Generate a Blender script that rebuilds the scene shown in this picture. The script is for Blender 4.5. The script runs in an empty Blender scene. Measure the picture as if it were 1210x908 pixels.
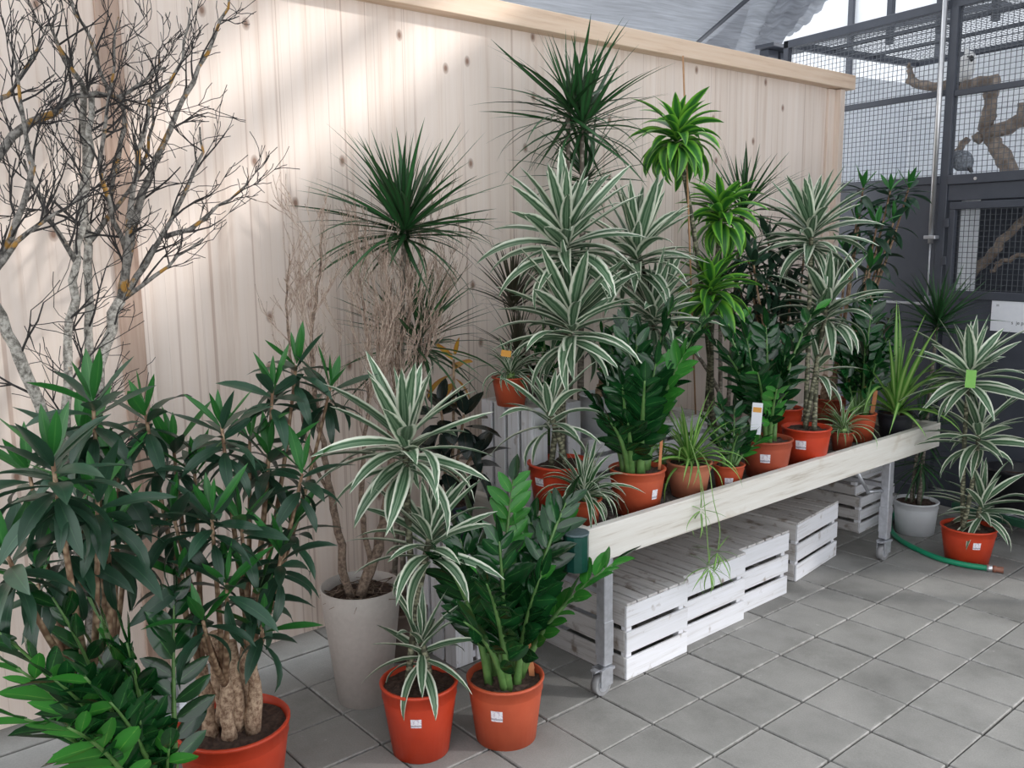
import bpy, bmesh, math, random
from mathutils import Vector as V, Matrix as M, Quaternion
rnd = random.Random(7)
PI = math.pi
scn = bpy.context.scene
COL = scn.collection

# ---------------------------------------------------------------- camera
FPX = 1049.582
CAM = V((-2.5539, -1.8707, 1.9245))
yaw, pit, rol = 0.86954, 0.16004, -0.01229
fw = V((math.cos(pit)*math.cos(yaw), math.cos(pit)*math.sin(yaw), -math.sin(pit)))
r0 = V((math.sin(yaw), -math.cos(yaw), 0)); u0 = r0.cross(fw)
rt = math.cos(rol)*r0 + math.sin(rol)*u0
up = -math.sin(rol)*r0 + math.cos(rol)*u0
cd = bpy.data.cameras.new('camera'); cam = bpy.data.objects.new('camera', cd); COL.objects.link(cam)
cd.sensor_width = 36; cd.sensor_fit = 'HORIZONTAL'; cd.lens = FPX/1210*36; cd.clip_start = .05
mw = M.Identity(4)
for i in range(3):
    mw[i][0], mw[i][1], mw[i][2], mw[i][3] = rt[i], up[i], -fw[i], CAM[i]
cam.matrix_world = mw
scn.camera = cam

# ---------------------------------------------------------------- world, sun, exposure
w = bpy.data.worlds.new('sky'); scn.world = w; w.use_nodes = True
wn = w.node_tree; bg = wn.nodes['Background']; bg.inputs[1].default_value = 1.55
# bright overcast sky, a little brighter towards the zenith
_tc = wn.nodes.new('ShaderNodeTexCoord'); _sp = wn.nodes.new('ShaderNodeSeparateXYZ'); _rp = wn.nodes.new('ShaderNodeValToRGB')
wn.links.new(_tc.outputs['Generated'], _sp.inputs[0]); wn.links.new(_sp.outputs[2], _rp.inputs[0]); wn.links.new(_rp.outputs[0], bg.inputs[0])
_rp.color_ramp.elements[0].position = 0; _rp.color_ramp.elements[0].color = (.78, .80, .82, 1)
_rp.color_ramp.elements[1].position = 1; _rp.color_ramp.elements[1].color = (.92, .96, 1.0, 1)
SUN = V((-.60, .65, -.45)).normalized()
sd = bpy.data.lights.new('sun_offscreen', 'SUN'); sd.energy = 1.9; sd.angle = math.radians(3.6); sd.color = (1, .965, .93)
so = bpy.data.objects.new('sun_offscreen', sd); COL.objects.link(so); so.rotation_euler = SUN.to_track_quat('-Z', 'Y').to_euler(); so.location = (6, -6, 7)
vs = scn.view_settings
vs.view_transform = 'Standard'; vs.look = 'None'; vs.gamma = 1; vs.use_curve_mapping = False
vs.exposure = 0.54
scn.cycles.use_denoising = True
scn.cycles.max_bounces = 6; scn.cycles.transparent_max_bounces = 8

# ---------------------------------------------------------------- helpers
def ray(x, y): return fw + rt*((x-605)/FPX) - up*((y-454)/FPX)
def pix(x, y, X=None, Y=None, Z=None):
    """photo pixel -> world point on a known plane"""
    d = ray(x, y)
    if Z is not None: t = (Z-CAM.z)/d.z
    elif Y is not None: t = (Y-CAM.y)/d.y
    else: t = (X-CAM.x)/d.x
    return CAM + d*t
def proj(p):
    d = p-CAM; z = d.dot(fw)
    return (605+FPX*d.dot(rt)/z, 454-FPX*d.dot(up)/z, z)

def lin(r, g, b):
    f = lambda c: (c/255/12.92) if c/255 <= .04045 else ((c/255+.055)/1.055)**2.4
    return (f(r), f(g), f(b), 1)

class MB:
    def __init__(s): s.v = []; s.f = []; s.uv = []; s.smooth = []; s.mi = []
    def quad(s, idx, uv=None, sm=False, mi=0):
        s.f.append(idx); s.uv.append(uv or [(0, 0)]*len(idx)); s.smooth.append(sm); s.mi.append(mi)
    def box(s, c, sz, rot=None, mi=0):
        c = V(c); b = len(s.v); R = rot or M.Identity(3)
        for x in (-.5, .5):
            for y in (-.5, .5):
                for z in (-.5, .5): s.v.append(c + R @ V((x*sz[0], y*sz[1], z*sz[2])))
        for q in ((0,1,3,2),(4,6,7,5),(0,4,5,1),(2,3,7,6),(0,2,6,4),(1,5,7,3)): s.quad([b+i for i in q], mi=mi)
        return s
    def tube(s, pts, rad, n=8, cap=True, sm=True, flat=1.0):
        pts = [V(p) for p in pts]; k = len(pts)
        if not hasattr(rad, '__len__'): rad = [rad]*k
        b = len(s.v); prev = None; L = 0
        for i, p in enumerate(pts):
            t = (pts[min(i+1, k-1)]-pts[max(i-1, 0)]).normalized()
            if prev is None:
                a = V((0, 0, 1)) if abs(t.z) < .9 else V((1, 0, 0)); nx = t.cross(a).normalized()
            else:
                nx = (prev - t*prev.dot(t)).normalized()
            prev = nx; ny = t.cross(nx)
            for j in range(n):
                a = 2*PI*j/n; s.v.append(p + (nx*math.cos(a)+ny*math.sin(a)*flat)*rad[i])
        ls = [0]
        for i in range(1, k): ls.append(ls[-1]+(pts[i]-pts[i-1]).length)
        for i in range(k-1):
            for j in range(n):
                j2 = (j+1) % n
                s.quad([b+i*n+j, b+i*n+j2, b+(i+1)*n+j2, b+(i+1)*n+j],
                       [(j/n, ls[i]), ((j+1)/n, ls[i]), ((j+1)/n, ls[i+1]), (j/n, ls[i+1])], sm)
        if cap:
            s.quad([b+j for j in range(n)][::-1]); s.quad([b+(k-1)*n+j for j in range(n)])
        return s
    def lathe(s, prof, n=32, c=(0, 0, 0), cap0=True, cap1=False):
        c = V(c); b = len(s.v); k = len(prof)
        for r, z in prof:
            for j in range(n):
                a = 2*PI*j/n; s.v.append(c+V((r*math.cos(a), r*math.sin(a), z)))
        for i in range(k-1):
            for j in range(n):
                j2 = (j+1) % n
                s.quad([b+i*n+j, b+i*n+j2, b+(i+1)*n+j2, b+(i+1)*n+j], sm=True)
        if cap0: s.quad([b+j for j in range(n)][::-1])
        if cap1: s.quad([b+(k-1)*n+j for j in range(n)])
        return s
    def mesh(s, name, mat=None):
        me = bpy.data.meshes.new(name)
        me.from_pydata([tuple(p) for p in s.v], [], s.f)
        uvl = me.uv_layers.new(name='UVMap')
        flat = [c for q in s.uv for p in q for c in p]
        uvl.data.foreach_set('uv', flat)
        me.polygons.foreach_set('use_smooth', s.smooth)
        if mat:
            for m in (mat if isinstance(mat, (list, tuple)) else [mat]): me.materials.append(m)
            if any(s.mi): me.polygons.foreach_set('material_index', s.mi)
        me.update()
        return me
    def obj(s, name, mat, parent=None, **k): return link(name, s.mesh(name, mat), parent, **k)

def link(name, me, parent=None, loc=None, mat=None):
    o = bpy.data.objects.new(name, me); COL.objects.link(o)
    if parent: o.parent = parent
    if loc is not None: o.location = loc
    if mat is not None: o.matrix_local = mat
    return o
def tag(o, label=None, cat=None, group=None, kind=None):
    if label: o['label'] = label
    if cat: o['category'] = cat
    if group: o['group'] = group
    if kind: o['kind'] = kind
    return o
def thing(name, loc, label, cat, group=None, rz=0):
    o = bpy.data.objects.new(name, None); COL.objects.link(o); o.empty_display_size = .05
    o.location = loc; o.rotation_euler = (0, 0, rz)
    return tag(o, label, cat, group)
_bc = {}
def bbox_mesh(sx, sy, sz, mat, bev=.003, name='board'):
    key = (round(sx, 3), round(sy, 3), round(sz, 3), mat.name, bev)
    if key in _bc: return _bc[key]
    bm = bmesh.new(); bmesh.ops.create_cube(bm, size=1)
    bmesh.ops.scale(bm, vec=(sx, sy, sz), verts=bm.verts)
    if bev: bmesh.ops.bevel(bm, geom=bm.edges[:], offset=bev, segments=1, affect='EDGES', profile=.5)
    me = bpy.data.meshes.new(name); bm.to_mesh(me); bm.free(); me.materials.append(mat)
    _bc[key] = me
    return me
def board(name, c, sz, mat, parent=None, bev=.003, rot=None):
    o = link(name, bbox_mesh(*sz, mat, bev, name), parent, loc=c)
    if rot: o.rotation_euler = rot
    return o

# ---------------------------------------------------------------- materials
def mat(name):
    m = bpy.data.materials.new(name); m.use_nodes = True
    nt = m.node_tree; return m, nt, nt.nodes['Principled BSDF']
def N(nt, t, **k):
    n = nt.nodes.new(t)
    for a, b in k.items():
        if a in n.inputs.keys(): n.inputs[a].default_value = b
        else: setattr(n, a, b)
    return n
def ramp(nt, stops, interp='LINEAR'):
    n = nt.nodes.new('ShaderNodeValToRGB'); cr = n.color_ramp; cr.interpolation = interp
    while len(cr.elements) < len(stops): cr.elements.new(.5)
    for e, (p, c) in zip(cr.elements, stops): e.position = p; e.color = c
    return n
def mix(nt, a, b, fac, mode='MIX'):
    n = nt.nodes.new('ShaderNodeMix'); n.data_type = 'RGBA'; n.blend_type = mode
    L = nt.links
    for sock, val in ((n.inputs[6], a), (n.inputs[7], b), (n.inputs[0], fac)):
        if hasattr(val, 'is_linked') or hasattr(val, 'links'): L.new(val, sock)
        else: sock.default_value = val
    return n.outputs[2]
def bump(nt, p, h, dist=.002, strength=.5):
    b = nt.nodes.new('ShaderNodeBump'); b.inputs['Strength'].default_value = strength; b.inputs['Distance'].default_value = dist
    nt.links.new(h, b.inputs['Height']); nt.links.new(b.outputs[0], p.inputs['Normal'])
def objrand(nt, lo, hi):
    oi = N(nt, 'ShaderNodeObjectInfo'); mr = N(nt, 'ShaderNodeMapRange')
    nt.links.new(oi.outputs['Random'], mr.inputs[0]); mr.inputs[3].default_value = lo; mr.inputs[4].default_value = hi
    return mr.outputs[0]
def vary(nt, col, lo=.8, hi=1.2):
    """brightness of each piece differs a little"""
    h = N(nt, 'ShaderNodeHueSaturation'); nt.links.new(col, h.inputs['Color']); nt.links.new(objrand(nt, lo, hi), h.inputs['Value'])
    return h.outputs[0]
def noisy(name, c1, c2, scale=20, rough=.6, detail=4, bumpd=0, metal=0, spec=.5, var=None, coord='Object', stretch=(1, 1, 1)):
    m, nt, p = mat(name); L = nt.links
    tc = N(nt, 'ShaderNodeTexCoord'); mp = N(nt, 'ShaderNodeMapping'); mp.inputs['Scale'].default_value = stretch
    L.new(tc.outputs[coord], mp.inputs[0])
    n = N(nt, 'ShaderNodeTexNoise', Scale=scale, Detail=detail, Roughness=.6); L.new(mp.outputs[0], n.inputs['Vector'])
    r = ramp(nt, [(.3, c1), (.7, c2)]); L.new(n.outputs[0], r.inputs[0])
    col = r.outputs[0]
    if var: col = vary(nt, col, *var)
    L.new(col, p.inputs['Base Color']); p.inputs['Roughness'].default_value = rough; p.inputs['Metallic'].default_value = metal
    p.inputs['Specular IOR Level'].default_value = spec
    if bumpd: bump(nt, p, n.outputs[0], bumpd)
    return m
MT = {}
def leafmat(name, stops, rough=.42, spec=.5, var=(.75, 1.25), trans=.12, rib=0, satin=0, alongdark=None):
    """leaf colour runs across the blade (margin, stripes, midrib) by the UV map"""
    m, nt, p = mat(name); L = nt.links
    uv = N(nt, 'ShaderNodeUVMap'); sep = N(nt, 'ShaderNodeSeparateXYZ'); L.new(uv.outputs[0], sep.inputs[0])
    a = N(nt, 'ShaderNodeMath', operation='SUBTRACT'); L.new(sep.outputs[0], a.inputs[0]); a.inputs[1].default_value = .5
    b = N(nt, 'ShaderNodeMath', operation='ABSOLUTE'); L.new(a.outputs[0], b.inputs[0])
    c = N(nt, 'ShaderNodeMath', operation='MULTIPLY'); L.new(b.outputs[0], c.inputs[0]); c.inputs[1].default_value = 2
    tc = N(nt, 'ShaderNodeTexCoord'); no = N(nt, 'ShaderNodeTexNoise', Scale=9, Detail=2); L.new(tc.outputs['Object'], no.inputs['Vector'])
    d = N(nt, 'ShaderNodeMath', operation='MULTIPLY_ADD'); L.new(no.outputs[0], d.inputs[0]); d.inputs[1].default_value = .16; d.inputs[2].default_value = -.08
    e = N(nt, 'ShaderNodeMath', operation='ADD'); L.new(c.outputs[0], e.inputs[0]); L.new(d.outputs[0], e.inputs[1])
    r = ramp(nt, stops); L.new(e.outputs[0], r.inputs[0])
    col = vary(nt, r.outputs[0], *var)
    L.new(col, p.inputs['Base Color']); p.inputs['Roughness'].default_value = rough; p.inputs['Specular IOR Level'].default_value = spec
    tr = N(nt, 'ShaderNodeBsdfTranslucent'); L.new(col, tr.inputs[0])
    ms = N(nt, 'ShaderNodeMixShader'); ms.inputs[0].default_value = trans
    L.new(p.outputs[0], ms.inputs[1]); L.new(tr.outputs[0], ms.inputs[2]); L.new(ms.outputs[0], nt.nodes['Material Output'].inputs[0])
    MT[name] = m
    return m
cream = lin(226, 230, 212); sg = lin(84, 116, 88); sg2 = lin(128, 152, 122); dg = lin(46, 84, 52)
leafmat('striped', [(0, sg), (.18, sg2), (.26, sg), (.40, dg), (.52, sg), (.64, lin(150, 170, 138)), (.70, cream), (1, cream)], rough=.4, var=(.8, 1.2))
leafmat('spider', [(0, lin(120, 165, 80)), (.2, lin(86, 138, 62)), (.55, lin(70, 120, 58)), (.68, lin(200, 214, 176)), (1, lin(216, 224, 196))], var=(.75, 1.15))
leafmat('spider_dark', [(0, lin(58, 100, 58)), (.5, lin(50, 92, 52)), (.66, lin(205, 214, 190)), (1, lin(222, 228, 208))], var=(.75, 1.15))
leafmat('spider_light', [(0, lin(168, 198, 120)), (.3, lin(150, 186, 104)), (.5, lin(96, 150, 60)), (1, lin(84, 140, 56))], var=(.85, 1.2))
leafmat('dragon', [(0, lin(50, 96, 52)), (.8, lin(36, 76, 42)), (1, lin(60, 52, 44))], rough=.38, var=(.6, 1.3))
leafmat('dragon_brown', [(0, lin(74, 76, 56)), (.7, lin(56, 60, 44)), (1, lin(92, 66, 60))], rough=.5, var=(.7, 1.3))
leafmat('song', [(0, lin(58, 92, 66)), (.1, lin(40, 70, 52)), (1, lin(46, 78, 58))], rough=.32, var=(.65, 1.25))
leafmat('song_young', [(0, lin(70, 130, 62)), (.15, lin(46, 112, 48)), (1, lin(48, 108, 50))], rough=.34, var=(.85, 1.25), trans=.2)
leafmat('song_deep', [(0, lin(58, 92, 66)), (.1, lin(40, 70, 52)), (1, lin(46, 78, 58))], rough=.32, var=(.65, 1.25))
leafmat('zz', [(0, lin(66, 118, 60)), (.07, lin(26, 72, 34)), (1, lin(20, 62, 30))], rough=.14, spec=.6, var=(.5, 1.45), trans=.08)
leafmat('zz_young', [(0, lin(104, 160, 70)), (.07, lin(60, 134, 52)), (1, lin(54, 124, 46))], rough=.22, var=(.85, 1.2), trans=.15)
leafmat('lemon', [(0, lin(56, 116, 48)), (.3, lin(48, 104, 46)), (.55, lin(86, 156, 54)), (.75, lin(124, 184, 62)), (1, lin(132, 190, 72))], var=(.75, 1.25), trans=.2)
leafmat('rubber', [(0, lin(70, 60, 50)), (.08, lin(32, 44, 38)), (1, lin(28, 38, 34))], rough=.22, var=(.6, 1.3), trans=.03)
leafmat('yellow_leaf', [(0, lin(196, 140, 60)), (.2, lin(206, 168, 60)), (1, lin(200, 120, 50))], var=(.8, 1.2))

MT['stem_green'] = noisy('stem_green', lin(72, 112, 56), lin(104, 140, 78), 30, .4)
MT['stem_pale'] = noisy('stem_pale', lin(110, 150, 76), lin(150, 182, 110), 30, .4)
def canemat(name, c1, c2, bands):
    m, nt, p = mat(name); L = nt.links
    uv = N(nt, 'ShaderNodeUVMap'); mp = N(nt, 'ShaderNodeMapping'); mp.inputs['Scale'].default_value = (3, bands, 1); L.new(uv.outputs[0], mp.inputs[0])
    vo = N(nt, 'ShaderNodeTexVoronoi', Scale=1); L.new(mp.outputs[0], vo.inputs['Vector'])
    r = ramp(nt, [(.2, c2), (.6, c1)]); L.new(vo.outputs['Distance'], r.inputs[0])
    L.new(r.outputs[0], p.inputs['Base Color']); p.inputs['Roughness'].default_value = .75
    bump(nt, p, vo.outputs['Distance'], .003, .8); MT[name] = m
canemat('cane', lin(70, 70, 54), lin(150, 148, 122), 70)
canemat('cane_grey', lin(96, 88, 78), lin(150, 142, 130), 60)
canemat('cane_tan', lin(120, 92, 70), lin(176, 150, 122), 40)
MT['soil'] = noisy('soil', lin(40, 30, 26), lin(92, 72, 62), 60, .95, 6, .006)
MT['gravel'] = noisy('gravel', lin(52, 48, 48), lin(120, 112, 108), 90, .9, 6, .006)
MT['pot_red'] = noisy('pot_red', lin(196, 62, 34), lin(206, 70, 40), 12, .42)
MT['pot_orange'] = noisy('pot_orange', lin(186, 80, 50), lin(196, 90, 58), 12, .5)
MT['pot_brown'] = noisy('pot_brown', lin(168, 76, 52), lin(180, 86, 60), 12, .55)
MT['pot_pale'] = noisy('pot_pale', lin(196, 120, 90), lin(208, 134, 104), 9, .6)
MT['pot_white'] = noisy('pot_white', lin(214, 216, 220), lin(222, 224, 228), 9, .35)
MT['pot_black'] = noisy('pot_black', lin(34, 35, 40), lin(44, 46, 52), 12, .45)
MT['pot_navy'] = noisy('pot_navy', lin(34, 40, 58), lin(44, 50, 68), 12, .4)
MT['pot_taupe'] = noisy('pot_taupe', lin(104, 90, 82), lin(116, 102, 94), 12, .5)
MT['planter'] = noisy('planter', lin(182, 174, 168), lin(192, 184, 178), 40, .6, bumpd=.0005)
MT['stake'] = noisy('stake', lin(190, 120, 78), lin(206, 138, 94), 30, .7)
MT['bamboo'] = noisy('bamboo', lin(160, 120, 86), lin(182, 142, 104), 30, .6)
MT['tag_orange'] = noisy('tag_orange', lin(214, 150, 64), lin(220, 160, 76), 30, .5)
MT['tag_green'] = noisy('tag_green', lin(122, 182, 84), lin(134, 192, 94), 30, .5)
MT['paper'] = noisy('paper', lin(226, 228, 236), lin(232, 234, 240), 30, .7)
MT['ink'] = noisy('ink', lin(60, 60, 72), lin(76, 76, 88), 30, .7)
MT['steel'] = noisy('steel', lin(170, 172, 178), lin(196, 198, 204), 30, .42, metal=.6)
MT['chrome'] = noisy('chrome', lin(206, 206, 208), lin(222, 222, 224), 30, .3, metal=.8)
MT['rubber_grey'] = noisy('rubber_grey', lin(128, 128, 130), lin(146, 146, 148), 30, .6)
MT['anthracite'] = noisy('anthracite', lin(62, 66, 76), lin(72, 76, 86), 5, .45)
MT['frame_dark'] = MT['anthracite']
MT['wire'] = noisy('wire', lin(84, 88, 94), lin(104, 108, 114), 5, .5, metal=.3)
MT['white_panel'] = noisy('white_panel', lin(222, 226, 232), lin(232, 234, 238), 3, .6)
MT['gap_panel_grey'] = noisy('gap_panel_grey', lin(128, 127, 124), lin(150, 148, 145), 12, .85)
MT['green_metal'] = noisy('green_metal', lin(28, 72, 52), lin(38, 84, 62), 20, .5)
MT['green_cap'] = noisy('green_cap', lin(20, 66, 58), lin(28, 78, 68), 60, .35)
MT['cap_grey'] = noisy('cap_grey', lin(84, 100, 106), lin(104, 120, 124), 60, .5)
MT['hose'] = noisy('hose', lin(20, 128, 92), lin(26, 140, 102), 20, .4)
MT['brass_red'] = noisy('brass_red', lin(120, 76, 62), lin(146, 98, 80), 60, .5)
MT['feather_white'] = noisy('feather_white', lin(226, 226, 226), lin(240, 240, 240), 40, .8, bumpd=.003)
MT['feather_grey'] = noisy('feather_grey', lin(70, 76, 86), lin(160, 166, 174), 60, .8, bumpd=.003)
MT['beak'] = noisy('beak', lin(38, 38, 40), lin(52, 52, 54), 30, .4)
MT['driftwood'] = noisy('driftwood', lin(96, 84, 76), lin(164, 150, 138), 14, .85, 6, .008, stretch=(1, 1, 1))
MT['black_tub'] = noisy('black_tub', lin(22, 22, 25), lin(30, 30, 34), 20, .4)

def stickermat():
    m, nt, p = mat('price_sticker'); L = nt.links
    uv = N(nt, 'ShaderNodeUVMap'); sep = N(nt, 'ShaderNodeSeparateXYZ'); L.new(uv.outputs[0], sep.inputs[0])
    wv = N(nt, 'ShaderNodeTexWave', Scale=9, Distortion=6); wv.bands_direction = 'X'; L.new(uv.outputs[0], wv.inputs['Vector'])
    bar = ramp(nt, [(.35, lin(70, 66, 84)), (.6, lin(226, 222, 232))], 'LINEAR'); L.new(wv.outputs[0], bar.inputs[0])
    band = ramp(nt, [(0, (0, 0, 0, 1)), (.12, (1, 1, 1, 1)), (.30, (0, 0, 0, 1))], 'CONSTANT'); L.new(sep.outputs[1], band.inputs[0])
    no = N(nt, 'ShaderNodeTexNoise', Scale=5); L.new(uv.outputs[0], no.inputs['Vector'])
    fl = ramp(nt, [(.5, lin(238, 236, 242)), (.62, lin(206, 190, 204))]); L.new(no.outputs[0], fl.inputs[0])
    L.new(mix(nt, fl.outputs[0], bar.outputs[0], band.outputs[0]), p.inputs['Base Color']); p.inputs['Roughness'].default_value = .35
    MT['sticker'] = m
stickermat()

def woodmat():
    """pale spruce: long vertical grain, knots, each board its own tone"""
    m, nt, p = mat('spruce'); L = nt.links
    tc = N(nt, 'ShaderNodeTexCoord'); oi = N(nt, 'ShaderNodeObjectInfo')
    off = N(nt, 'ShaderNodeVectorMath', operation='SCALE'); L.new(oi.outputs['Location'], off.inputs[0]); off.inputs['Scale'].default_value = 1
    ad = N(nt, 'ShaderNodeVectorMath', operation='ADD'); L.new(tc.outputs['Object'], ad.inputs[0]); L.new(off.outputs[0], ad.inputs[1])
    mp = N(nt, 'ShaderNodeMapping'); mp.inputs['Scale'].default_value = (26, 26, .8); L.new(ad.outputs[0], mp.inputs[0])
    g = N(nt, 'ShaderNodeTexNoise', Scale=1, Detail=5, Roughness=.65); L.new(mp.outputs[0], g.inputs['Vector'])
    gr = ramp(nt, [(.30, lin(218, 198, 184)), (.45, lin(231, 215, 203)), (.7, lin(236, 222, 212))]); L.new(g.outputs[0], gr.inputs[0])
    mp2 = N(nt, 'ShaderNodeMapping'); mp2.inputs['Scale'].default_value = (70, 70, .16); L.new(ad.outputs[0], mp2.inputs[0])
    g2 = N(nt, 'ShaderNodeTexNoise', Scale=1, Detail=2); L.new(mp2.outputs[0], g2.inputs['Vector'])
    st = ramp(nt, [(.31, lin(160, 126, 108)), (.38, (1, 1, 1, 1))]); L.new(g2.outputs[0], st.inputs[0])
    c1 = mix(nt, gr.outputs[0], st.outputs[0], .38, 'MULTIPLY')
    sx3 = N(nt, 'ShaderNodeSeparateXYZ'); L.new(ad.outputs[0], sx3.inputs[0]); cx3 = N(nt, 'ShaderNodeCombineXYZ'); L.new(sx3.outputs[0], cx3.inputs[0]); L.new(sx3.outputs[2], cx3.inputs[1])
    mp3 = N(nt, 'ShaderNodeMapping'); mp3.inputs['Scale'].default_value = (5.2, 3.4, 1); L.new(cx3.outputs[0], mp3.inputs[0])
    vo = N(nt, 'ShaderNodeTexVoronoi', Scale=1, Randomness=1); vo.voronoi_dimensions = '2D'; L.new(mp3.outputs[0], vo.inputs['Vector'])
    sp = N(nt, 'ShaderNodeSeparateColor'); L.new(vo.outputs['Color'], sp.inputs[0])
    sel = N(nt, 'ShaderNodeMath', operation='LESS_THAN'); L.new(sp.outputs[0], sel.inputs[0]); sel.inputs[1].default_value = .42
    kn = ramp(nt, [(.03, (.95, .95, .95, 1)), (.055, (.6, .6, .6, 1)), (.075, (.45, .45, .45, 1)), (.10, (0, 0, 0, 1))]); L.new(vo.outputs['Distance'], kn.inputs[0])
    kf = N(nt, 'ShaderNodeMath', operation='MULTIPLY'); L.new(kn.outputs[0], kf.inputs[0]); L.new(sel.outputs[0], kf.inputs[1])
    c2 = mix(nt, c1, lin(142, 112, 96), kf.outputs[0])
    L.new(vary(nt, c2, .955, 1.03), p.inputs['Base Color']); p.inputs['Roughness'].default_value = .62
    p.inputs['Specular IOR Level'].default_value = .25
    bump(nt, p, g.outputs[0], .0006, .3)
    MT['spruce'] = m
woodmat()
def grainmat(name, c1, c2, c3, axis, freq=60, rough=.7, var=(.93, 1.05), stain=None):
    m, nt, p = mat(name); L = nt.links
    tc = N(nt, 'ShaderNodeTexCoord'); oi = N(nt, 'ShaderNodeObjectInfo')
    ad = N(nt, 'ShaderNodeVectorMath', operation='ADD'); L.new(tc.outputs['Object'], ad.inputs[0])
    sc = N(nt, 'ShaderNodeVectorMath', operation='SCALE'); cv = N(nt, 'ShaderNodeCombineXYZ')
    for i in range(3): L.new(oi.outputs['Random'], cv.inputs[i])
    L.new(cv.outputs[0], sc.inputs[0]); sc.inputs['Scale'].default_value = 30; L.new(sc.outputs[0], ad.inputs[1])
    mp = N(nt, 'ShaderNodeMapping'); s = [freq]*3; s[axis] = freq*.05; mp.inputs['Scale'].default_value = s; L.new(ad.outputs[0], mp.inputs[0])
    g = N(nt, 'ShaderNodeTexNoise', Scale=1, Detail=5, Roughness=.65); L.new(mp.outputs[0], g.inputs['Vector'])
    r = ramp(nt, [(.28, c1), (.45, c2), (.7, c3)]); L.new(g.outputs[0], r.inputs[0]); col = r.outputs[0]
    if stain:
        n2 = N(nt, 'ShaderNodeTexNoise', Scale=stain[1], Detail=4); L.new(ad.outputs[0], n2.inputs['Vector'])
        r2 = ramp(nt, [(stain[2], (0, 0, 0, 1)), (stain[2]+.14, (1, 1, 1, 1))]); L.new(n2.outputs[0], r2.inputs[0])
        col = mix(nt, col, stain[0], r2.outputs[0])
    L.new(vary(nt, col, *var), p.inputs['Base Color']); p.inputs['Roughness'].default_value = rough
    p.inputs['Specular IOR Level'].default_value = .3
    bump(nt, p, g.outputs[0], .001, .35); MT[name] = m
grainmat('beam_wood', lin(206, 176, 152), lin(222, 196, 172), lin(228, 206, 186), 0, 40)
grainmat('post_wood', lin(208, 186, 170), lin(226, 208, 194), lin(232, 216, 204), 2, 40)
grainmat('batten_wood', lin(150, 122, 106), lin(184, 158, 142), lin(196, 172, 156), 2, 50)
grainmat('rail_wood', lin(190, 180, 166), lin(224, 219, 210), lin(234, 231, 224), 0, 46, .75, (.97, 1.03), (lin(186, 168, 144), 3, .6))
grainmat('rail_wood_y', lin(190, 180, 166), lin(224, 219, 210), lin(234, 231, 224), 1, 46, .75, (.97, 1.03))
WS = (lin(150, 138, 128), 14, .64)
grainmat('white_wood', lin(196, 192, 192), lin(222, 222, 226), lin(230, 230, 236), 0, 50, .6, (.95, 1.03), WS)
grainmat('white_wood_worn', lin(150, 144, 140), lin(196, 192, 190), lin(208, 206, 206), 1, 50, .7, (.9, 1.05), (lin(132, 120, 110), 12, .56))
grainmat('inner_wood', lin(120, 104, 92), lin(150, 134, 120), lin(166, 150, 136), 2, 50, .8)

def tilemat():
    m, nt, p = mat('concrete_tile'); L = nt.links
    tc = N(nt, 'ShaderNodeTexCoord'); oi = N(nt, 'ShaderNodeObjectInfo')
    ad = N(nt, 'ShaderNodeVectorMath', operation='ADD'); L.new(tc.outputs['Object'], ad.inputs[0]); L.new(oi.outputs['Location'], ad.inputs[1])
    n1 = N(nt, 'ShaderNodeTexNoise', Scale=2.2, Detail=5, Roughness=.6); L.new(ad.outputs[0], n1.inputs['Vector'])
    n2 = N(nt, 'ShaderNodeTexNoise', Scale=160, Detail=3); L.new(ad.outputs[0], n2.inputs['Vector'])
    n3 = N(nt, 'ShaderNodeTexNoise', Scale=13, Detail=5, Roughness=.7); L.new(ad.outputs[0], n3.inputs['Vector'])
    r = ramp(nt, [(.32, lin(120, 119, 116)), (.5, lin(139, 138, 135)), (.72, lin(154, 152, 149))]); L.new(n1.outputs[0], r.inputs[0])
    r2 = ramp(nt, [(.3, (.82, .82, .82, 1)), (.65, (1.05, 1.05, 1.05, 1))]); L.new(n2.outputs[0], r2.inputs[0])
    c = mix(nt, r.outputs[0], r2.outputs[0], .6, 'MULTIPLY')
    r3 = ramp(nt, [(.28, (0, 0, 0, 1)), (.31, (0, 0, 0, 1)), (.66, (0, 0, 0, 1)), (.82, (1, 1, 1, 1))]); L.new(n3.outputs[0], r3.inputs[0])
    c = mix(nt, c, lin(178, 176, 174), r3.outputs[0])
    # pale lime bloom along the edges of the slab (its own deposit)
    sep = N(nt, 'ShaderNodeSeparateXYZ'); L.new(tc.outputs['Object'], sep.inputs[0])
    mx = N(nt, 'ShaderNodeMath', operation='MAXIMUM')
    for i in (0, 1):
        a = N(nt, 'ShaderNodeMath', operation='ABSOLUTE'); L.new(sep.outputs[i], a.inputs[0]); L.new(a.outputs[0], mx.inputs[i])
    ed = ramp(nt, [(.132, (0, 0, 0, 1)), (.148, (1, 1, 1, 1))]); L.new(mx.outputs[0], ed.inputs[0])
    eb = ramp(nt, [(.48, (0, 0, 0, 1)), (.62, (.55, .55, .55, 1))]); L.new(n3.outputs[0], eb.inputs[0])
    ef = N(nt, 'ShaderNodeMath', operation='MULTIPLY'); L.new(ed.outputs[0], ef.inputs[0]); L.new(eb.outputs[0], ef.inputs[1])
    c = mix(nt, c, lin(184, 182, 180), ef.outputs[0])
    L.new(vary(nt, c, .9, 1.06), p.inputs['Base Color']); p.inputs['Roughness'].default_value = .8; p.inputs['Specular IOR Level'].default_value = .35
    bump(nt, p, n2.outputs[0], .0012, .5); MT['tile'] = m
tilemat()
MT['joint'] = noisy('joint_sand', lin(56, 53, 49), lin(98, 94, 88), 30, .95, 5, .004)

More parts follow.
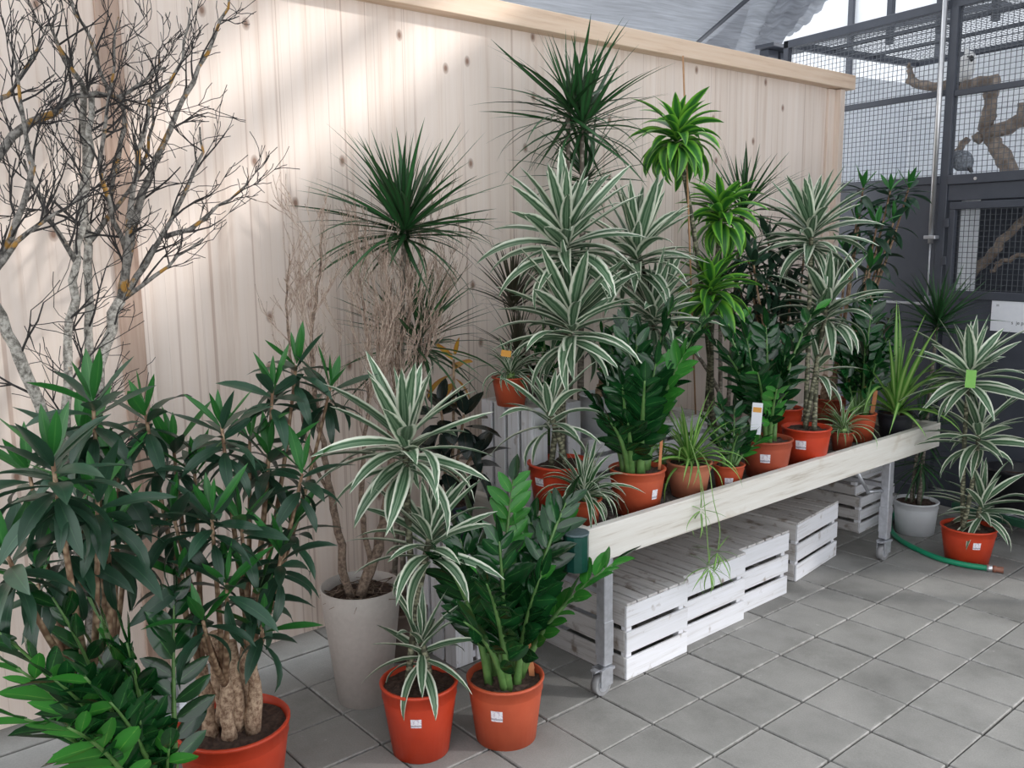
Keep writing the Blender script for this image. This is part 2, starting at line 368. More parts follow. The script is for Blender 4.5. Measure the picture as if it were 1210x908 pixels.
def barkmat(name, light, dark, lichen, lt):
    m, nt, p = mat(name); L = nt.links
    tc = N(nt, 'ShaderNodeTexCoord')
    n1 = N(nt, 'ShaderNodeTexNoise', Scale=60, Detail=4, Roughness=.7); L.new(tc.outputs['Object'], n1.inputs['Vector'])
    n2 = N(nt, 'ShaderNodeTexNoise', Scale=16, Detail=4); L.new(tc.outputs['Object'], n2.inputs['Vector'])
    r = ramp(nt, [(.38, dark), (.6, light)]); L.new(n1.outputs[0], r.inputs[0])
    f = ramp(nt, [(lt, (0, 0, 0, 1)), (lt+.06, (1, 1, 1, 1))]); L.new(n2.outputs[0], f.inputs[0])
    L.new(mix(nt, r.outputs[0], lichen, f.outputs[0]), p.inputs['Base Color']); p.inputs['Roughness'].default_value = .9
    bump(nt, p, n1.outputs[0], .004, .8); MT[name] = m
barkmat('bark_pale', lin(176, 172, 164), lin(92, 88, 82), lin(166, 126, 60), .68)
barkmat('bark_grey', lin(136, 132, 126), lin(66, 63, 60), lin(150, 112, 52), .57)
barkmat('bark_dark', lin(84, 80, 76), lin(44, 42, 42), lin(150, 108, 44), .64)
barkmat('twig_dark', lin(58, 55, 54), lin(36, 34, 35), lin(120, 92, 50), .74)
barkmat('trunk_tan', lin(198, 172, 146), lin(126, 98, 78), lin(150, 122, 98), .66)
barkmat('bark_shrub', lin(150, 130, 114), lin(94, 78, 68), lin(120, 104, 88), .7)
barkmat('twig_tan', lin(196, 176, 160), lin(146, 124, 110), lin(150, 130, 114), .7)

def filmmat(key, nm, ca, cb, trf):
    m, nt, p = mat(nm); L = nt.links
    tc = N(nt, 'ShaderNodeTexCoord'); mp = N(nt, 'ShaderNodeMapping'); mp.inputs['Scale'].default_value = (3, 40, 3); L.new(tc.outputs['Object'], mp.inputs[0])
    n = N(nt, 'ShaderNodeTexNoise', Scale=1, Detail=4); L.new(mp.outputs[0], n.inputs['Vector'])
    r = ramp(nt, [(.3, ca), (.7, cb)]); L.new(n.outputs[0], r.inputs[0])
    L.new(r.outputs[0], p.inputs['Base Color']); p.inputs['Roughness'].default_value = .5
    tr = N(nt, 'ShaderNodeBsdfTranslucent'); tr.inputs[0].default_value = (.88, .90, .93, 1)
    ms = N(nt, 'ShaderNodeMixShader'); ms.inputs[0].default_value = trf
    L.new(p.outputs[0], ms.inputs[1]); L.new(tr.outputs[0], ms.inputs[2]); L.new(ms.outputs[0], nt.nodes['Material Output'].inputs[0])
    bump(nt, p, n.outputs[0], .01, .5); MT[key] = m
filmmat('film', 'shade_film', lin(122, 126, 136), lin(178, 182, 192), .28)

# ================================================================ structure
WY = 1.707          # face of the timber wall
XL, XR = -3.1, 3.60
# ---- floor: base bed + every slab its own piece
fl = MB().box((1.5, 0, -.055), (14, 9, .05)).obj('floor', MT['joint']); tag(fl, kind='structure', label='grey square concrete paving slabs with dark joints')
tmesh = []
for k in range(4):
    bm = bmesh.new(); bmesh.ops.create_cube(bm, size=1); s = .294-.0012*k
    bmesh.ops.scale(bm, vec=(s, s, .04), verts=bm.verts)
    bmesh.ops.bevel(bm, geom=bm.edges[:], offset=.0035, segments=1, affect='EDGES', profile=.5)
    me = bpy.data.meshes.new('paving_slab'); bm.to_mesh(me); bm.free(); me.materials.append(MT['tile']); tmesh.append(me)
cells = []
for i in range(-12, 30):
    for j in range(-9, 7):
        c = V((.3*i+.15, .3*j+.15, 0)); px, py, z = proj(c)
        if z > .4 and -90 < px < 1300 and 380 < py < 990 and c.x < 5.5: cells.append((z, i, j, c))
cells.sort(key=lambda t: t[0])
for n, (z, i, j, c) in enumerate(cells[:300]):
    o = link('paving_slab', tmesh[rnd.randrange(4)], fl)
    o.location = c + V((rnd.uniform(-.0012, .0012), rnd.uniform(-.0012, .0012), -.020+rnd.uniform(-.0022, .0012)))
    o.rotation_euler = (rnd.gauss(0, .0035), rnd.gauss(0, .0035), rnd.gauss(0, .003)+rnd.choice((0, PI/2)))
if len(cells) > 300:
    b = MB()
    for z, i, j, c in cells[300:]: b.box(c+V((0, 0, -.02)), (.292, .292, .04))
    tag(b.obj('paving_slab_field', MT['tile'], fl), kind='stuff')

# ---- timber wall: vertical boards under a capping beam
wall = tag(MB().box(((XL+XR)/2, WY+.055, 1.58), (XR-XL-.02, .05, 2.84)).obj('wall_back', MT['inner_wood']), label='pale spruce timber wall of tall vertical boards', kind='structure')
x = XL
while x < XR-.15:
    wd = rnd.choice((.116, .128, .14, .152))
    if XR-.15-x < wd*1.4: wd = XR-.15-x
    board('wall_board', (x+wd/2, WY+.015, 1.565), (wd-.0002, .03, 2.83), MT['spruce'], wall, .0003)
    x += wd
# split corner posts at the end of the wall, batten over the panel seam, and the capping beam
board('corner_post', (XR-.105, WY+.005, 1.56), (.085, .05, 2.82), MT['post_wood'], wall, .002)
board('corner_post', (XR-.031, WY-.015, 1.56), (.062, .09, 2.82), MT['post_wood'], wall, .002)
board('seam_batten', (-1.462, WY-.009, 1.56), (.086, .018, 2.82), MT['batten_wood'], wall, .002)
board('seam_strip', (-1.402, WY-.006, 1.56), (.032, .012, 2.82), MT['spruce'], wall, .0015)
board('capping_beam', ((XL+XR)/2+.04, WY-.02, 3.025), (XR-XL+.10, .13, .10), MT['beam_wood'], wall, .003)
for fx in (-1.415, .9, 3.3):
    f = board('steel_foot', (fx, WY+.01, .085), (.045, .045, .15), MT['steel'], wall, .003)
    board('foot_plate', (0, -.02, -.081), (.11, .10, .008), MT['steel'], f, .001)
# panel added behind the raised wall to close the shaded gap beneath it
tag(MB().box(((XL+XR)/2, WY+.35, .09), (XR-XL, .04, .18)).obj('wall_gap_panel', MT['gap_panel_grey']), kind='structure')

# ---- roof: unseen film sheets added overhead, gaps shaped for sun bands on the wall
roof = tag(MB().box((3.2, -2.2, 4.26), (13, .08, .12)).obj('ceiling', MT['steel']), kind='structure', label='steel trusses and grey shade film of the glasshouse roof')
for yy in (-5.2, 1.3): board('roof_beam', (3.2, yy, 4.26), (13, .08, .12), MT['steel'], roof, 0)
def film(x0, x1, y0, y1, z=4.0, sag=.05, nx=6, ny=24):
    b = MB()
    for j in range(ny+1):
        for i in range(nx+1):
            u, v = i/nx, j/ny
            b.v.append(V((x0+(x1-x0)*u, y0+(y1-y0)*v, z-sag*4*u*(1-u)+.012*math.sin(v*60+u*3))))
    for j in range(ny):
        for i in range(nx):
            a = j*(nx+1)+i; b.quad([a, a+1, a+nx+2, a+nx+1], sm=True)
    return b.obj('shade_film', MT['film'], roof)
film(-3.4, .70, -5, 1.6)                                  # two open strips stay between the sheets
film(.70, 1.06, .35, 1.6, ny=8); film(.70, 1.06, -2.2, -1.65, ny=8)
film(1.06, 1.30, -2.2, 1.6); film(.70, 1.30, -5, -2.2)
film(1.30, 1.72, .45, 1.6, ny=8); film(1.30, 1.72, -5, -2.3)
film(1.72, 5.2, -5, 1.6); film(5.2, 9.4, -5, 1.6)
# draped film behind the wall
def drape(name, c00, c10, c01, c11, ripple, nx=30, ny=16, sag=.15):
    b = MB(); th = .006
    for s in (0, 1):
        for j in range(ny+1):
            for i in range(nx+1):
                u, v = i/nx, j/ny
                p = (c00*(1-u)+c10*u)*(1-v)+(c01*(1-u)+c11*u)*v
                b.v.append(p+V((0, 0, -sag*4*v*(1-v)+ripple*math.sin(v*46+2*math.sin(u*5))+ripple*.6*math.sin(u*17+v*4)+s*th)))
    o = (nx+1)*(ny+1)
    for s in (0, 1):
        for j in range(ny):
            for i in range(nx):
                a = s*o+j*(nx+1)+i; q = [a, a+1, a+nx+2, a+nx+1]
                b.quad(q if s else q[::-1], sm=True)
    return b.obj(name, MT['film'], roof)
drape('shade_film', pix(430, 40, Y=5.2), pix(850, 95, Y=5.2), pix(430, -160, Y=2.6), pix(905, -60, Y=2.6), .010)
drape('shade_film', pix(800, 90, Y=4.6), pix(885, 95, Y=4.6), pix(905, -40, Y=2.9), pix(990, -40, Y=2.9), .02, 16, 22, .05)
drape('shade_film', pix(872, 66, Y=4.4), pix(915, 45, Y=4.4), pix(930, -25, Y=3.0), pix(1000, -25, Y=3.0), .03, 12, 20, .12)
p0, p1 = pix(785, 85, Y=4.5), pix(905, -20, Y=2.8)
MB().tube([p0, p1], .02, 6).obj('roof_purlin', MT['frame_dark'], roof)
# steel junction between wall end and aviary
st = pix(908, 80, Y=3.2)
board('steel_bracket', (st.x, 3.2, st.z-.3), (.16, .10, .9), MT['anthracite'], roof, .004)
board('steel_bracket', (st.x+.19, 3.2, st.z-.3), (.14, .10, .9), MT['anthracite'], roof, .004)
board('steel_gutter', (st.x+.1, 3.15, st.z+.17), (.5, .2, .035), MT['frame_dark'], roof, .004)

# far white gable behind everything, with dark mullions
gw = tag(MB().box((8.2, 2.6, 2.6), (.1, 15, 5.4)).obj('wall_far', MT['white_panel']), kind='structure', label='white clad far wall of the glasshouse')
for k in range(12): board('mullion', (8.12, -4.6+1.1*k, 2.6), (.06, .06, 5.4), MT['frame_dark'], gw, 0)
for zz in (3.4, 4.4): board('transom', (8.11, 2.6, zz), (.05, 15, .06), MT['frame_dark'], gw, 0)

# ================================================================ aviary
AZ = math.radians(81)
AV = thing('aviary', (3.799, .872, 0), 'tall dark grey steel bird aviary with wire mesh front beside the timber wall', 'aviary', rz=AZ)
# local: x = along the front (towards the timber wall), y = towards the camera, z up
S0, S1, DEP = -2.3, 1.62, 1.7
def avb(name, s0, s1, y0, y1, z0, z1, m='anthracite', parent=AV, bev=.003):
    return board(name, ((s0+s1)/2, (y0+y1)/2, (z0+z1)/2), (abs(s1-s0), abs(y1-y0), abs(z1-z0)), MT[m], parent, bev)
avb('corner_post', .105, .165, -.06, .0, 0, 3.9)
avb('end_post', S1-.05, S1, -.05, 0, 0, 3.5, 'frame_dark')
avb('end_post', S0, S0+.05, -.05, 0, 0, 3.5)
avb('top_rail', S0, S1, -.055, .0, 3.44, 3.50, 'frame_dark')
avb('middle_rail', .165, S1-.05, -.05, -.01, 2.875, 2.915, 'frame_dark')
avb('middle_rail', S0+.05, .105, -.05, -.01, 2.86, 2.90, 'anthracite')
avb('sill_rail', S0+.05, .105, -.05, .006, 2.27, 2.335)
avb('sill_rail', .165, S1-.05, -.05, .002, 2.28, 2.335, 'frame_dark')
avb('lower_panel', .165, S1-.05, -.04, -.012, .10, 2.28)
avb('panel_seam', .165, S1-.05, -.012, -.006, 1.43, 1.45, 'steel')
avb('upper_panel', S0+.05, .105, -.04, -.012, 2.16, 2.27)
avb('plinth', S0, S1, -.05, .0, 0, .10, 'frame_dark')
# lower door with mesh window
door = avb('door', -1.3, .075, -.035, -.008, .12, 1.50)
for a in ((-1.3, .075, 1.49, 1.545), (-1.3, .075, 2.10, 2.15), (.035, .075, 1.545, 2.10), (-1.3, -1.26, 1.545, 2.10)):
    avb('door_frame', a[0], a[1], -.035, .004, a[2], a[3])
for zz in (1.72, 1.98): avb('hinge', .07, .105, -.01, .014, zz, zz+.06, 'anthracite')
def wires(name, s0, s1, z0, z1, y, pitch=.036, r=.0017):
    b = MB(); n = int((s1-s0)/pitch); k = int((z1-z0)/pitch)
    for i in range(n+1): b.box((s0+i*pitch+.01, y, (z0+z1)/2), (2*r, 2*r, z1-z0))
    for i in range(k+1): b.box(((s0+s1)/2, y+2*r, z0+i*pitch+.01), (s1-s0, 2*r, 2*r))
    return tag(b.obj(name, MT['wire'], AV), kind='stuff')
wires('wire_mesh', .165, S1-.05, 2.335, 2.875, -.03)
wires('wire_mesh', .165, S1-.05, 2.915, 3.44, -.03)
wires('wire_mesh', S0+.05, .105, 2.335, 2.86, -.03)
wires('wire_mesh', S0+.05, .105, 2.90, 3.44, -.03)
wires('wire_mesh', -1.26, .035, 1.545, 2.10, -.02)
# roof mesh and its bars
rb = MB()
for i in range(int((S1-S0)/.045)): rb.box((S0+i*.045, -DEP/2, 3.47), (.003, DEP, .003))
for i in range(int(DEP/.045)): rb.box(((S0+S1)/2, -i*.045-.06, 3.473), (S1-S0, .003, .003))
tag(rb.obj('roof_mesh', MT['wire'], AV), kind='stuff')
for yy in (.55, 1.1): avb('roof_bar', S0, S1, -yy-.02, -yy+.02, 3.475, 3.50, 'frame_dark')
avb('side_top_rail', S1-.05, S1, -DEP, -.05, 3.44, 3.50, 'frame_dark')
avb('back_top_rail', S0, S1, -DEP-.05, -DEP, 3.44, 3.50, 'frame_dark')
avb('side_rail', S1-.05, S1, -DEP, -.05, 2.28, 2.34, 'frame_dark')
avb('back_post', -.02, .03, -DEP, -DEP+.05, 0, 3.5, 'frame_dark')
# white back and side linings, shelf floor at the sill, dark lower den
avb('back_lining', S0, S1, -DEP-.04, -DEP, 2.30, 2.98, 'white_panel')
avb('upper_lining', .2, 1.38, -DEP-.04, -DEP, 2.985, 3.46, 'white_panel')
avb('upper_end_lining', 1.382, S1, -DEP-.04, -DEP, 2.985, 3.44, 'white_panel')
avb('side_lining', S1, S1+.03, -DEP, -.05, 2.34, 3.30, 'white_panel')
avb('cage_floor', S0, S1, -DEP, -.06, 2.26, 2.29, 'white_panel')
avb('den_lining', .0, .03, -.24, -.06, 1.5, 2.2, 'white_panel')
avb('den_back', S0, .6, -.62, -.6, .1, 2.25, 'anthracite')  # sheet added to close off the den and keep its inside shaded
avb('clerestory_rail', .15, 1.3, -.9, -.85, 3.9, 3.96, 'frame_dark')
for ss in (.35, .8, 1.25): avb('clerestory_post', ss, ss+.05, -.9, -.85, 3.5, 4.6, 'frame_dark')
# bolts on sill
for ss in (-.1, -.7): 
    MB().tube([(ss, .004, 2.30), (ss, .012, 2.30)], .011, 10).obj('bolt', MT['chrome'], AV)
# silver conduit with lock rod (fixed in front of the post)
cond = MB(); cond.tube([(.185, .03, 3.95), (.185, .03, 1.87)], .017, 12); cond.obj('conduit_pipe', MT['chrome'], AV)
MB().tube([(.185, .03, 1.88), (.182, .03, 1.48)], .006, 8).obj('lock_rod', MT['steel'], AV)
avb('pipe_clip', .14, .23, .0, .05, 1.90, 1.925, 'steel')
avb('rod_catch', .165, .20, .0, .045, 1.44, 1.50, 'steel')

def av(s, y, z): return AV_M @ V((s, y, z))
AV_M = M.Translation(V((3.799, .872, 0))) @ M.Rotation(AZ, 4, 'Z')
# perches: gnarled branches inside
def gnarl(pts, radii, m='driftwood', sub=4):
    P = []; R = []
    for i in range(len(pts)-1):
        for k in range(sub):
            t = k/sub; P.append(V(pts[i]).lerp(V(pts[i+1]), t)+V([rnd.gauss(0, .006) for _ in range(3)])); R.append((radii[i]*(1-t)+radii[i+1]*t)*rnd.uniform(.88, 1.14))
    P.append(V(pts[-1])); R.append(radii[-1])
    return P, R
def avpix(x, y, dep):   # pixel on the plane parallel to the aviary front, dep metres inside
    n = V((math.sin(AZ), -math.cos(AZ), 0)); A = V((3.799, .872, 0))+n*dep
    d = ray(x, y); return CAM+d*((A-CAM).dot(n)/d.dot(n))
def perch(name, label, segs):
    base = segs[0][0][0]
    t = thing(name, base, label, 'perch', 'perches in the aviary')
    for i, (pts, rad) in enumerate(segs):
        P, R = gnarl(pts, rad); MB().tube([p-base for p in P], R, 9).obj('limb' if i == 0 else 'side_branch', MT['driftwood'], t)
    return t
D1 = .45
perch('perch_branch', 'forked driftwood perch standing upright inside the aviary', [
    ([avpix(1196, 206, D1), avpix(1188, 190, D1), avpix(1174, 168, D1), avpix(1166, 150, D1), avpix(1171, 125, D1), avpix(1173, 98, D1)], [.055, .055, .05, .05, .045, .05]),
    ([avpix(1166, 160, D1), avpix(1185, 152, D1), avpix(1207, 142, D1-.05), avpix(1226, 128, D1)], [.05, .045, .05, .04]),
    ([avpix(1208, 141, D1), avpix(1206, 122, D1)], [.03, .02]),
    ([avpix(1160, 164, D1), avpix(1153, 160, D1)], [.04, .03])])
perch('perch_branch', 'long horizontal driftwood perch under the white cockatoo', [
    ([avpix(1071, 96, D1-.1), avpix(1085, 100, D1-.1), avpix(1110, 103, D1-.1), avpix(1140, 101, D1-.1), avpix(1178, 95, D1-.1)], [.022, .035, .035, .045, .045]),
    ([avpix(1078, 97, D1-.1), avpix(1075, 84, D1-.1), avpix(1074, 74, D1-.1)], [.03, .02, .008])])
perch('perch_branch', 'short slanting broken stick beside the grey parrot', [
    ([avpix(1120, 193, .3), avpix(1133, 177, .3), avpix(1144, 164, .3)], [.024, .026, .022])])
perch('perch_branch', 'thick slanting branch behind the lower mesh window', [
    ([avpix(1140, 335, .3), avpix(1160, 312, .3), avpix(1185, 285, .3), avpix(1222, 248, .3)], [.035, .035, .032, .03])])
perch('perch_branch', 'thin pale bare twig low behind the mesh window', [
    ([avpix(1172, 322, .2), avpix(1184, 310, .2), avpix(1198, 304, .2), avpix(1220, 302, .2)], [.012, .014, .015, .016]),
    ([avpix(1184, 310, .2), avpix(1174, 311, .2)], [.008, .004])])
# birds
def bird(name, label, pts, radii, m, beak, eye, tailpts, mtail, crest=None, feet=None):
    base = feet[0]; t = thing(name, base, label, 'parrot')
    P = []; R = []
    n = len(pts)
    for i in range(n-1):
        for k in range(4):
            u = k/4; P.append(pts[i].lerp(pts[i+1], u)); R.append(radii[i]*(1-u)+radii[i+1]*u)
    P.append(pts[-1]); R.append(radii[-1])
    for _ in range(3):
        R = [R[0]]+[(R[i-1]+2*R[i]+R[i+1])/4 for i in range(1, len(R)-1)]+[R[-1]]
        P = [P[0]]+[(P[i-1]+P[i]*2+P[i+1])/4 for i in range(1, len(P)-1)]+[P[-1]]
    MB().tube([p-base for p in P], R, 14).obj('body', MT[m], t)
    MB().tube([p-base for p in beak], [.018, .015, .003], 8).obj('beak', MT['beak'], t)
    MB().tube([eye-base-V((.004, 0, 0)), eye-base+V((-.006, 0, 0))], .006, 8).obj('eye', MT['beak'], t)
    MB().tube([p-base for p in tailpts], [.022, .03, .02], 8, flat=.35).obj('tail', MT[mtail], t)
    if crest:
        for c in crest: MB().tube([q-base for q in c], [.012, .010, .002], 6, flat=.5).obj('crest_feather', MT[m], t)
    for f in feet: MB().tube([f-base+V((0, 0, -.002)), f-base+V((0, 0, .06))], [.012, .016], 8).obj('foot', MT['beak'], t)
    return t
def ap(x, y, dd=0): return avpix(x, y, .35+dd)
bird('cockatoo', 'white cockatoo perched on the driftwood branch behind wire mesh',
     [ap(1130, 104), ap(1131, 97), ap(1134, 88), ap(1138, 79), ap(1143, 71), ap(1144, 66), ap(1141, 63)],
     [.02, .06, .085, .085, .062, .05, .012], 'feather_white',
     [ap(1147, 68, -.03), ap(1149, 70, -.04), ap(1148, 73, -.04)], ap(1144, 67, -.055),
     [ap(1130, 102), ap(1128, 110), ap(1127, 118)], 'feather_white',
     crest=[[ap(1142, 65), ap(1141, 61), ap(1140, 57)], [ap(1143, 64), ap(1143, 60), ap(1142, 56)]],
     feet=[ap(1133, 101, -.03), ap(1137, 101, .02)])
gp = lambda x, y, dd=0: avpix(x+9, y, .16+dd)
bird('grey_parrot', 'mottled grey parrot crouching low behind the wire mesh',
     [gp(1137, 200), gp(1133, 195), gp(1128, 190), gp(1123, 187), gp(1119, 189), gp(1117, 193)],
     [.02, .06, .075, .06, .05, .02], 'feather_grey',
     [gp(1117, 191, -.02), gp(1115, 194, -.03), gp(1116, 197, -.03)], gp(1119, 189, -.05),
     [gp(1134, 194), gp(1137, 199), gp(1139, 204)], 'beak', feet=[gp(1127, 202), gp(1124, 202)])
# notice sheet taped to the door, handwriting as on the sheet
nb = av(-.44, -.004, 1.395)
note = thing('notice_sheet', nb, 'white paper notice with handwriting taped to the grey aviary door', 'notice', rz=AZ)
MB().box((0, 0, 0), (.34, .002, .215)).obj('sheet', MT['paper'], note)
def text(body, x, z, size):
    c = bpy.data.curves.new('writing', 'FONT'); c.body = body; c.size = size; c.materials.append(MT['ink']); c.extrude = .0003
    o = bpy.data.objects.new('writing', c); me = bpy.data.meshes.new_from_object(o); bpy.data.objects.remove(o); o = link('writing', me, note)
    o.matrix_local = M.Translation(V((x, .0015, z))) @ M.Rotation(PI, 4, 'Z') @ M.Rotation(PI/2, 4, 'X')
text('s  je prove.', .03, -.055, .034)
text('w', -.07, -.015, .034)
text('=', .14, .05, .04); 

# ================================================================ table
TB = thing('display_table', (0, .57, 0), 'long wheeled plant table with whitewashed timber rails and metal legs', 'table')
TX0, TX1, TD, ZT, ZB, BED = -.10, 3.03, .92, .765, .61, .70
def tb(name, c, sz, m, parent=TB, bev=.004): return board(name, c, sz, MT[m], parent, bev)
tb('front_rail', ((TX0+TX1)/2, .02, (ZT+ZB)/2), (TX1-TX0, .042, ZT-ZB), 'rail_wood')
tb('back_rail', ((TX0+TX1)/2, TD, (ZT+ZB)/2), (TX1-TX0, .042, ZT-ZB), 'rail_wood')
tb('end_rail', (TX0+.02, TD/2+.01, (ZT+ZB)/2-.002), (.042, TD-.046, ZT-ZB), 'rail_wood_y')
tb('end_rail', (TX1-.02, TD/2+.01, (ZT+ZB)/2-.002), (.042, TD-.046, ZT-ZB), 'rail_wood_y')
tb('bed_board', ((TX0+TX1)/2, TD/2+.01, .645), (TX1-TX0-.09, TD-.046, .025), 'inner_wood')
gb = MB()
nx, ny = 160, 40
for j in range(ny+1):
    for i in range(nx+1):
        gb.v.append(V((TX0+.045+(TX1-TX0-.09)*i/nx, .045+(TD-.07)*j/ny, BED-.006+rnd.uniform(-.006, .005))))
for j in range(ny):
    for i in range(nx):
        a = j*(nx+1)+i; gb.quad([a, a+1, a+nx+2, a+nx+1])
tag(gb.obj('gravel_bed', MT['gravel'], TB), kind='stuff')
for k, x in enumerate((.045, 2.47)):
    for yy in (.045, TD-.05):
        lg = tb('leg', (x, yy, .375), (.052, .052, .50), 'steel')
        tb('leg_collar', (0, 0, -.13), (.056, .056, .16), 'steel', lg, .002)
        yo = -.01
        fk = MB(); fk.box((-.02, yo-.024, .078), (.07, .006, .07)); fk.box((-.02, yo+.024, .078), (.07, .006, .07)); fk.box((-.015, yo, .116), (.08, .06, .012)); fk.box((-.055, yo, .118), (.05, .03, .008))
        ck = fk.mesh('caster_fork', MT['steel']); co = link('caster_fork', ck, TB, loc=(x, yy, 0))
        wl = MB(); wl.tube([(-.03, yo-.017, .047), (-.03, yo+.017, .047)], .047, 20); wo = wl.obj('wheel', MT['rubber_grey'], co)
        MB().tube([(-.03, yo-.019, .047), (-.03, yo+.019, .047)], .03, 14).obj('wheel_hub', MT['steel'], co) 
for x in (.045, 2.47):
    tb('cross_bar', (x, TD/2, .45), (.03, TD-.1, .03), 'steel')
b = MB(); b.tube([(2.13, .06, .60), (2.28, .06, .44)], .013, 4); b.obj('brace', MT['steel'], TB)
b = MB(); b.tube([(2.26, .06, .45), (2.45, .06, .42)], .010, 4); b.obj('brace', MT['steel'], TB)
# green plastic cap over the front corner
cp = pix(684, 645, Y=.55)
cap = MB(); cap.lathe([(.050, -.07), (.050, .075), (.046, .08)], 10, (0, 0, 0), True, False); co = cap.obj('corner_cap', MT['green_cap'], TB, loc=(cp.x, -.005, .69))
for p in co.data.polygons: p.use_smooth = False
tp = MB(); tp.lathe([(.053, .078), (.053, .086)], 10, (0, 0, 0), True, True); tp.obj('cap_lid', MT['cap_grey'], co)

# ================================================================ crates
def crate(loc, size, rz, label, flip=True, stand=None, group='white slatted crates', tilt=0, topm='white_wood_worn', sidem='white_wood', rows=3, along='D', nb=6, gp=.010):
    L, D, H = size; t = .013
    e = thing('slatted_crate', loc, label, 'crate', group, rz)
    if tilt: e.rotation_euler = (0, tilt, rz)
    if stand: e.rotation_euler = stand
    bh = (H-.022*(rows-1))/rows
    tone = MT[sidem]
    for k in range(rows):
        z = bh/2+k*(bh+.022)
        for s in (-1, 1):
            j = rnd.uniform(-.002, .002)
            board('slat', (j, s*(D/2-t/2), z), (L, t, bh-.002*rnd.randrange(2)), tone, e, .002)
            board('slat', (s*(L/2-t/2), j, z), (t, D-2*t-.001, bh-.002*rnd.randrange(2)), MT[topm] if sidem == 'white_wood' else tone, e, .002)
    n = nb; W_ = L if along == 'D' else D; sw = (W_-gp*(n-1))/n
    zt = H-t/2+t if flip else -t/2 if stand else t/2
    for i in range(n):
        q = -W_/2+sw/2+i*(sw+gp); j = rnd.uniform(-.002, .002)
        if along == 'D': board('slat', (q, j, zt), (sw, D, t), MT[topm], e, .002)
        else: board('slat', (j, q, zt), (L, sw, t), MT['white_wood'], e, .002)
    for sx in (-1, 1):
        for sy in (-1, 1):
            board('corner_block', (sx*(L/2-t-.018), sy*(D/2-t-.018), H/2+(0 if flip else .005)), (.034, .034, H-.012), MT[sidem], e, .002)
    return e
U = 'beneath the table'
crate((.39, .89, 0), (.42, .56, .345), 0, 'white slatted crate beneath the table, behind its front wheeled leg near the green cap')
crate((.86, .93, 0), (.49, .56, .345), 0, 'white slatted crate beneath the table with spider plant runners hanging before it')
crate((1.34, .965, 0), (.45, .54, .345), 0, 'white slatted crate beneath the table, between the runner crate and the skewed crate')
crate((1.985, 1.035, 0), (.56, .50, .335), .13, 'white slatted crate beneath the table, set askew at the end of its row', tilt=-.0)
crate((3.02, 1.17, 0), (.50, .44, .24), .05, 'low white crate with a dirty bottom edge on the floor past the skewed crate', flip=False)
crate((3.03, 1.20, .245), (.50, .42, .24), .05, 'white crate stacked on the low dirty-edged crate', flip=False)
# crates standing on end
c = crate((.075, 1.275, BED+.235), (.47, .37, .30), 0, 'white crate standing on end on the table, under the spider plant with an orange tag', stand=(0, PI/2, 0), flip=False, along='L', nb=4, gp=.022)
crate((.64, 1.2, BED), (.42, .22, .27), 0, 'white crate on the table behind the tall three-caned striped dracaena', flip=False)
crate((1.12, 1.22, BED), (.46, .26, .27), 0, 'white crate on the table under the taupe potted striped dracaena', flip=True)
crate((-.30, 1.40, .30), (.60, .40, .30), 0, 'white crate standing on end on the floor behind the striped dracaena', stand=(0, PI/2, 0), flip=False, along='L', nb=4, gp=.022)

# ================================================================ hose and trolley
hz = .017
hp = [pix(1062, 600, Z=hz), pix(1049, 618, Z=hz), pix(1056, 634, Z=hz), pix(1080, 648, Z=hz), pix(1110, 661, Z=hz), pix(1140, 668, Z=hz), pix(1166, 671.5, Z=hz)]
hb = thing('garden_hose', hp[-1]*1.0, 'green garden hose lying on the paving around the red pot', 'hose')
def smooth(P, it=3):
    P = [V(p) for p in P]
    for _ in range(it):
        Q = [P[0]]
        for a, b in zip(P, P[1:]): Q += [a*.75+b*.25, a*.25+b*.75]
        P = Q+[P[-1]]
    return P
MB().tube([p-hp[-1] for p in smooth(hp)], .0165, 10).obj('hose_tube', MT['hose'], hb)
dr = (hp[-1]-hp[-2]).normalized()
MB().tube([V((0, 0, 0)), dr*.028], [.021, .021], 12).obj('hose_clamp', MT['chrome'], hb)
MB().tube([dr*.026, dr*.045, dr*.05, dr*.085], [.018, .022, .016, .019], 12).obj('coupling', MT['brass_red'], hb)

tr0 = pix(1130, 598, Z=.15)
TR = thing('plant_trolley', (3.39, .10, 0), 'low dark green metal mesh trolley standing before the aviary door', 'trolley', rz=math.radians(-9))
for yy in (-.45, .45): tb('side_bar', (.05, yy, .16), (.4, .03, .05), 'green_metal', TR)
for xx in (-.15, .25): tb('end_bar', (xx, 0, .16), (.03, .93, .05), 'green_metal', TR)
for k in range(1, 7): tb('cross_strip', (-.15+k*.4/7, 0, .178), (.018, .88, .008), 'steel', TR, .001)
for k in range(1, 8): tb('long_strip', (.05, -.45+k*.9/8, .184), (.38, .018, .006), 'steel', TR, .001)
for xx in (-.09, .19):
    for yy in (-.38, .38):
        MB().tube([(xx, yy-.02, .06), (xx, yy+.02, .06)], .06, 18).obj('wheel', MT['black_tub'], TR)
        tb('fork', (xx, yy, .115), (.05, .055, .05), 'steel', TR, .002)
tub = thing('black_tub', (3.47, .27, .188), 'shiny black plastic tub on the green mesh trolley', 'tub')
MB().lathe([(.15, 0), (.165, .24), (.178, .245), (.178, .262), (.157, .262), (.14, .03)], 32).obj('tub_body', MT['black_tub'], tub)
MB().lathe([(.15, .2), (.0005, .205)], 24, cap0=False).obj('water_soil', MT['soil'], tub)

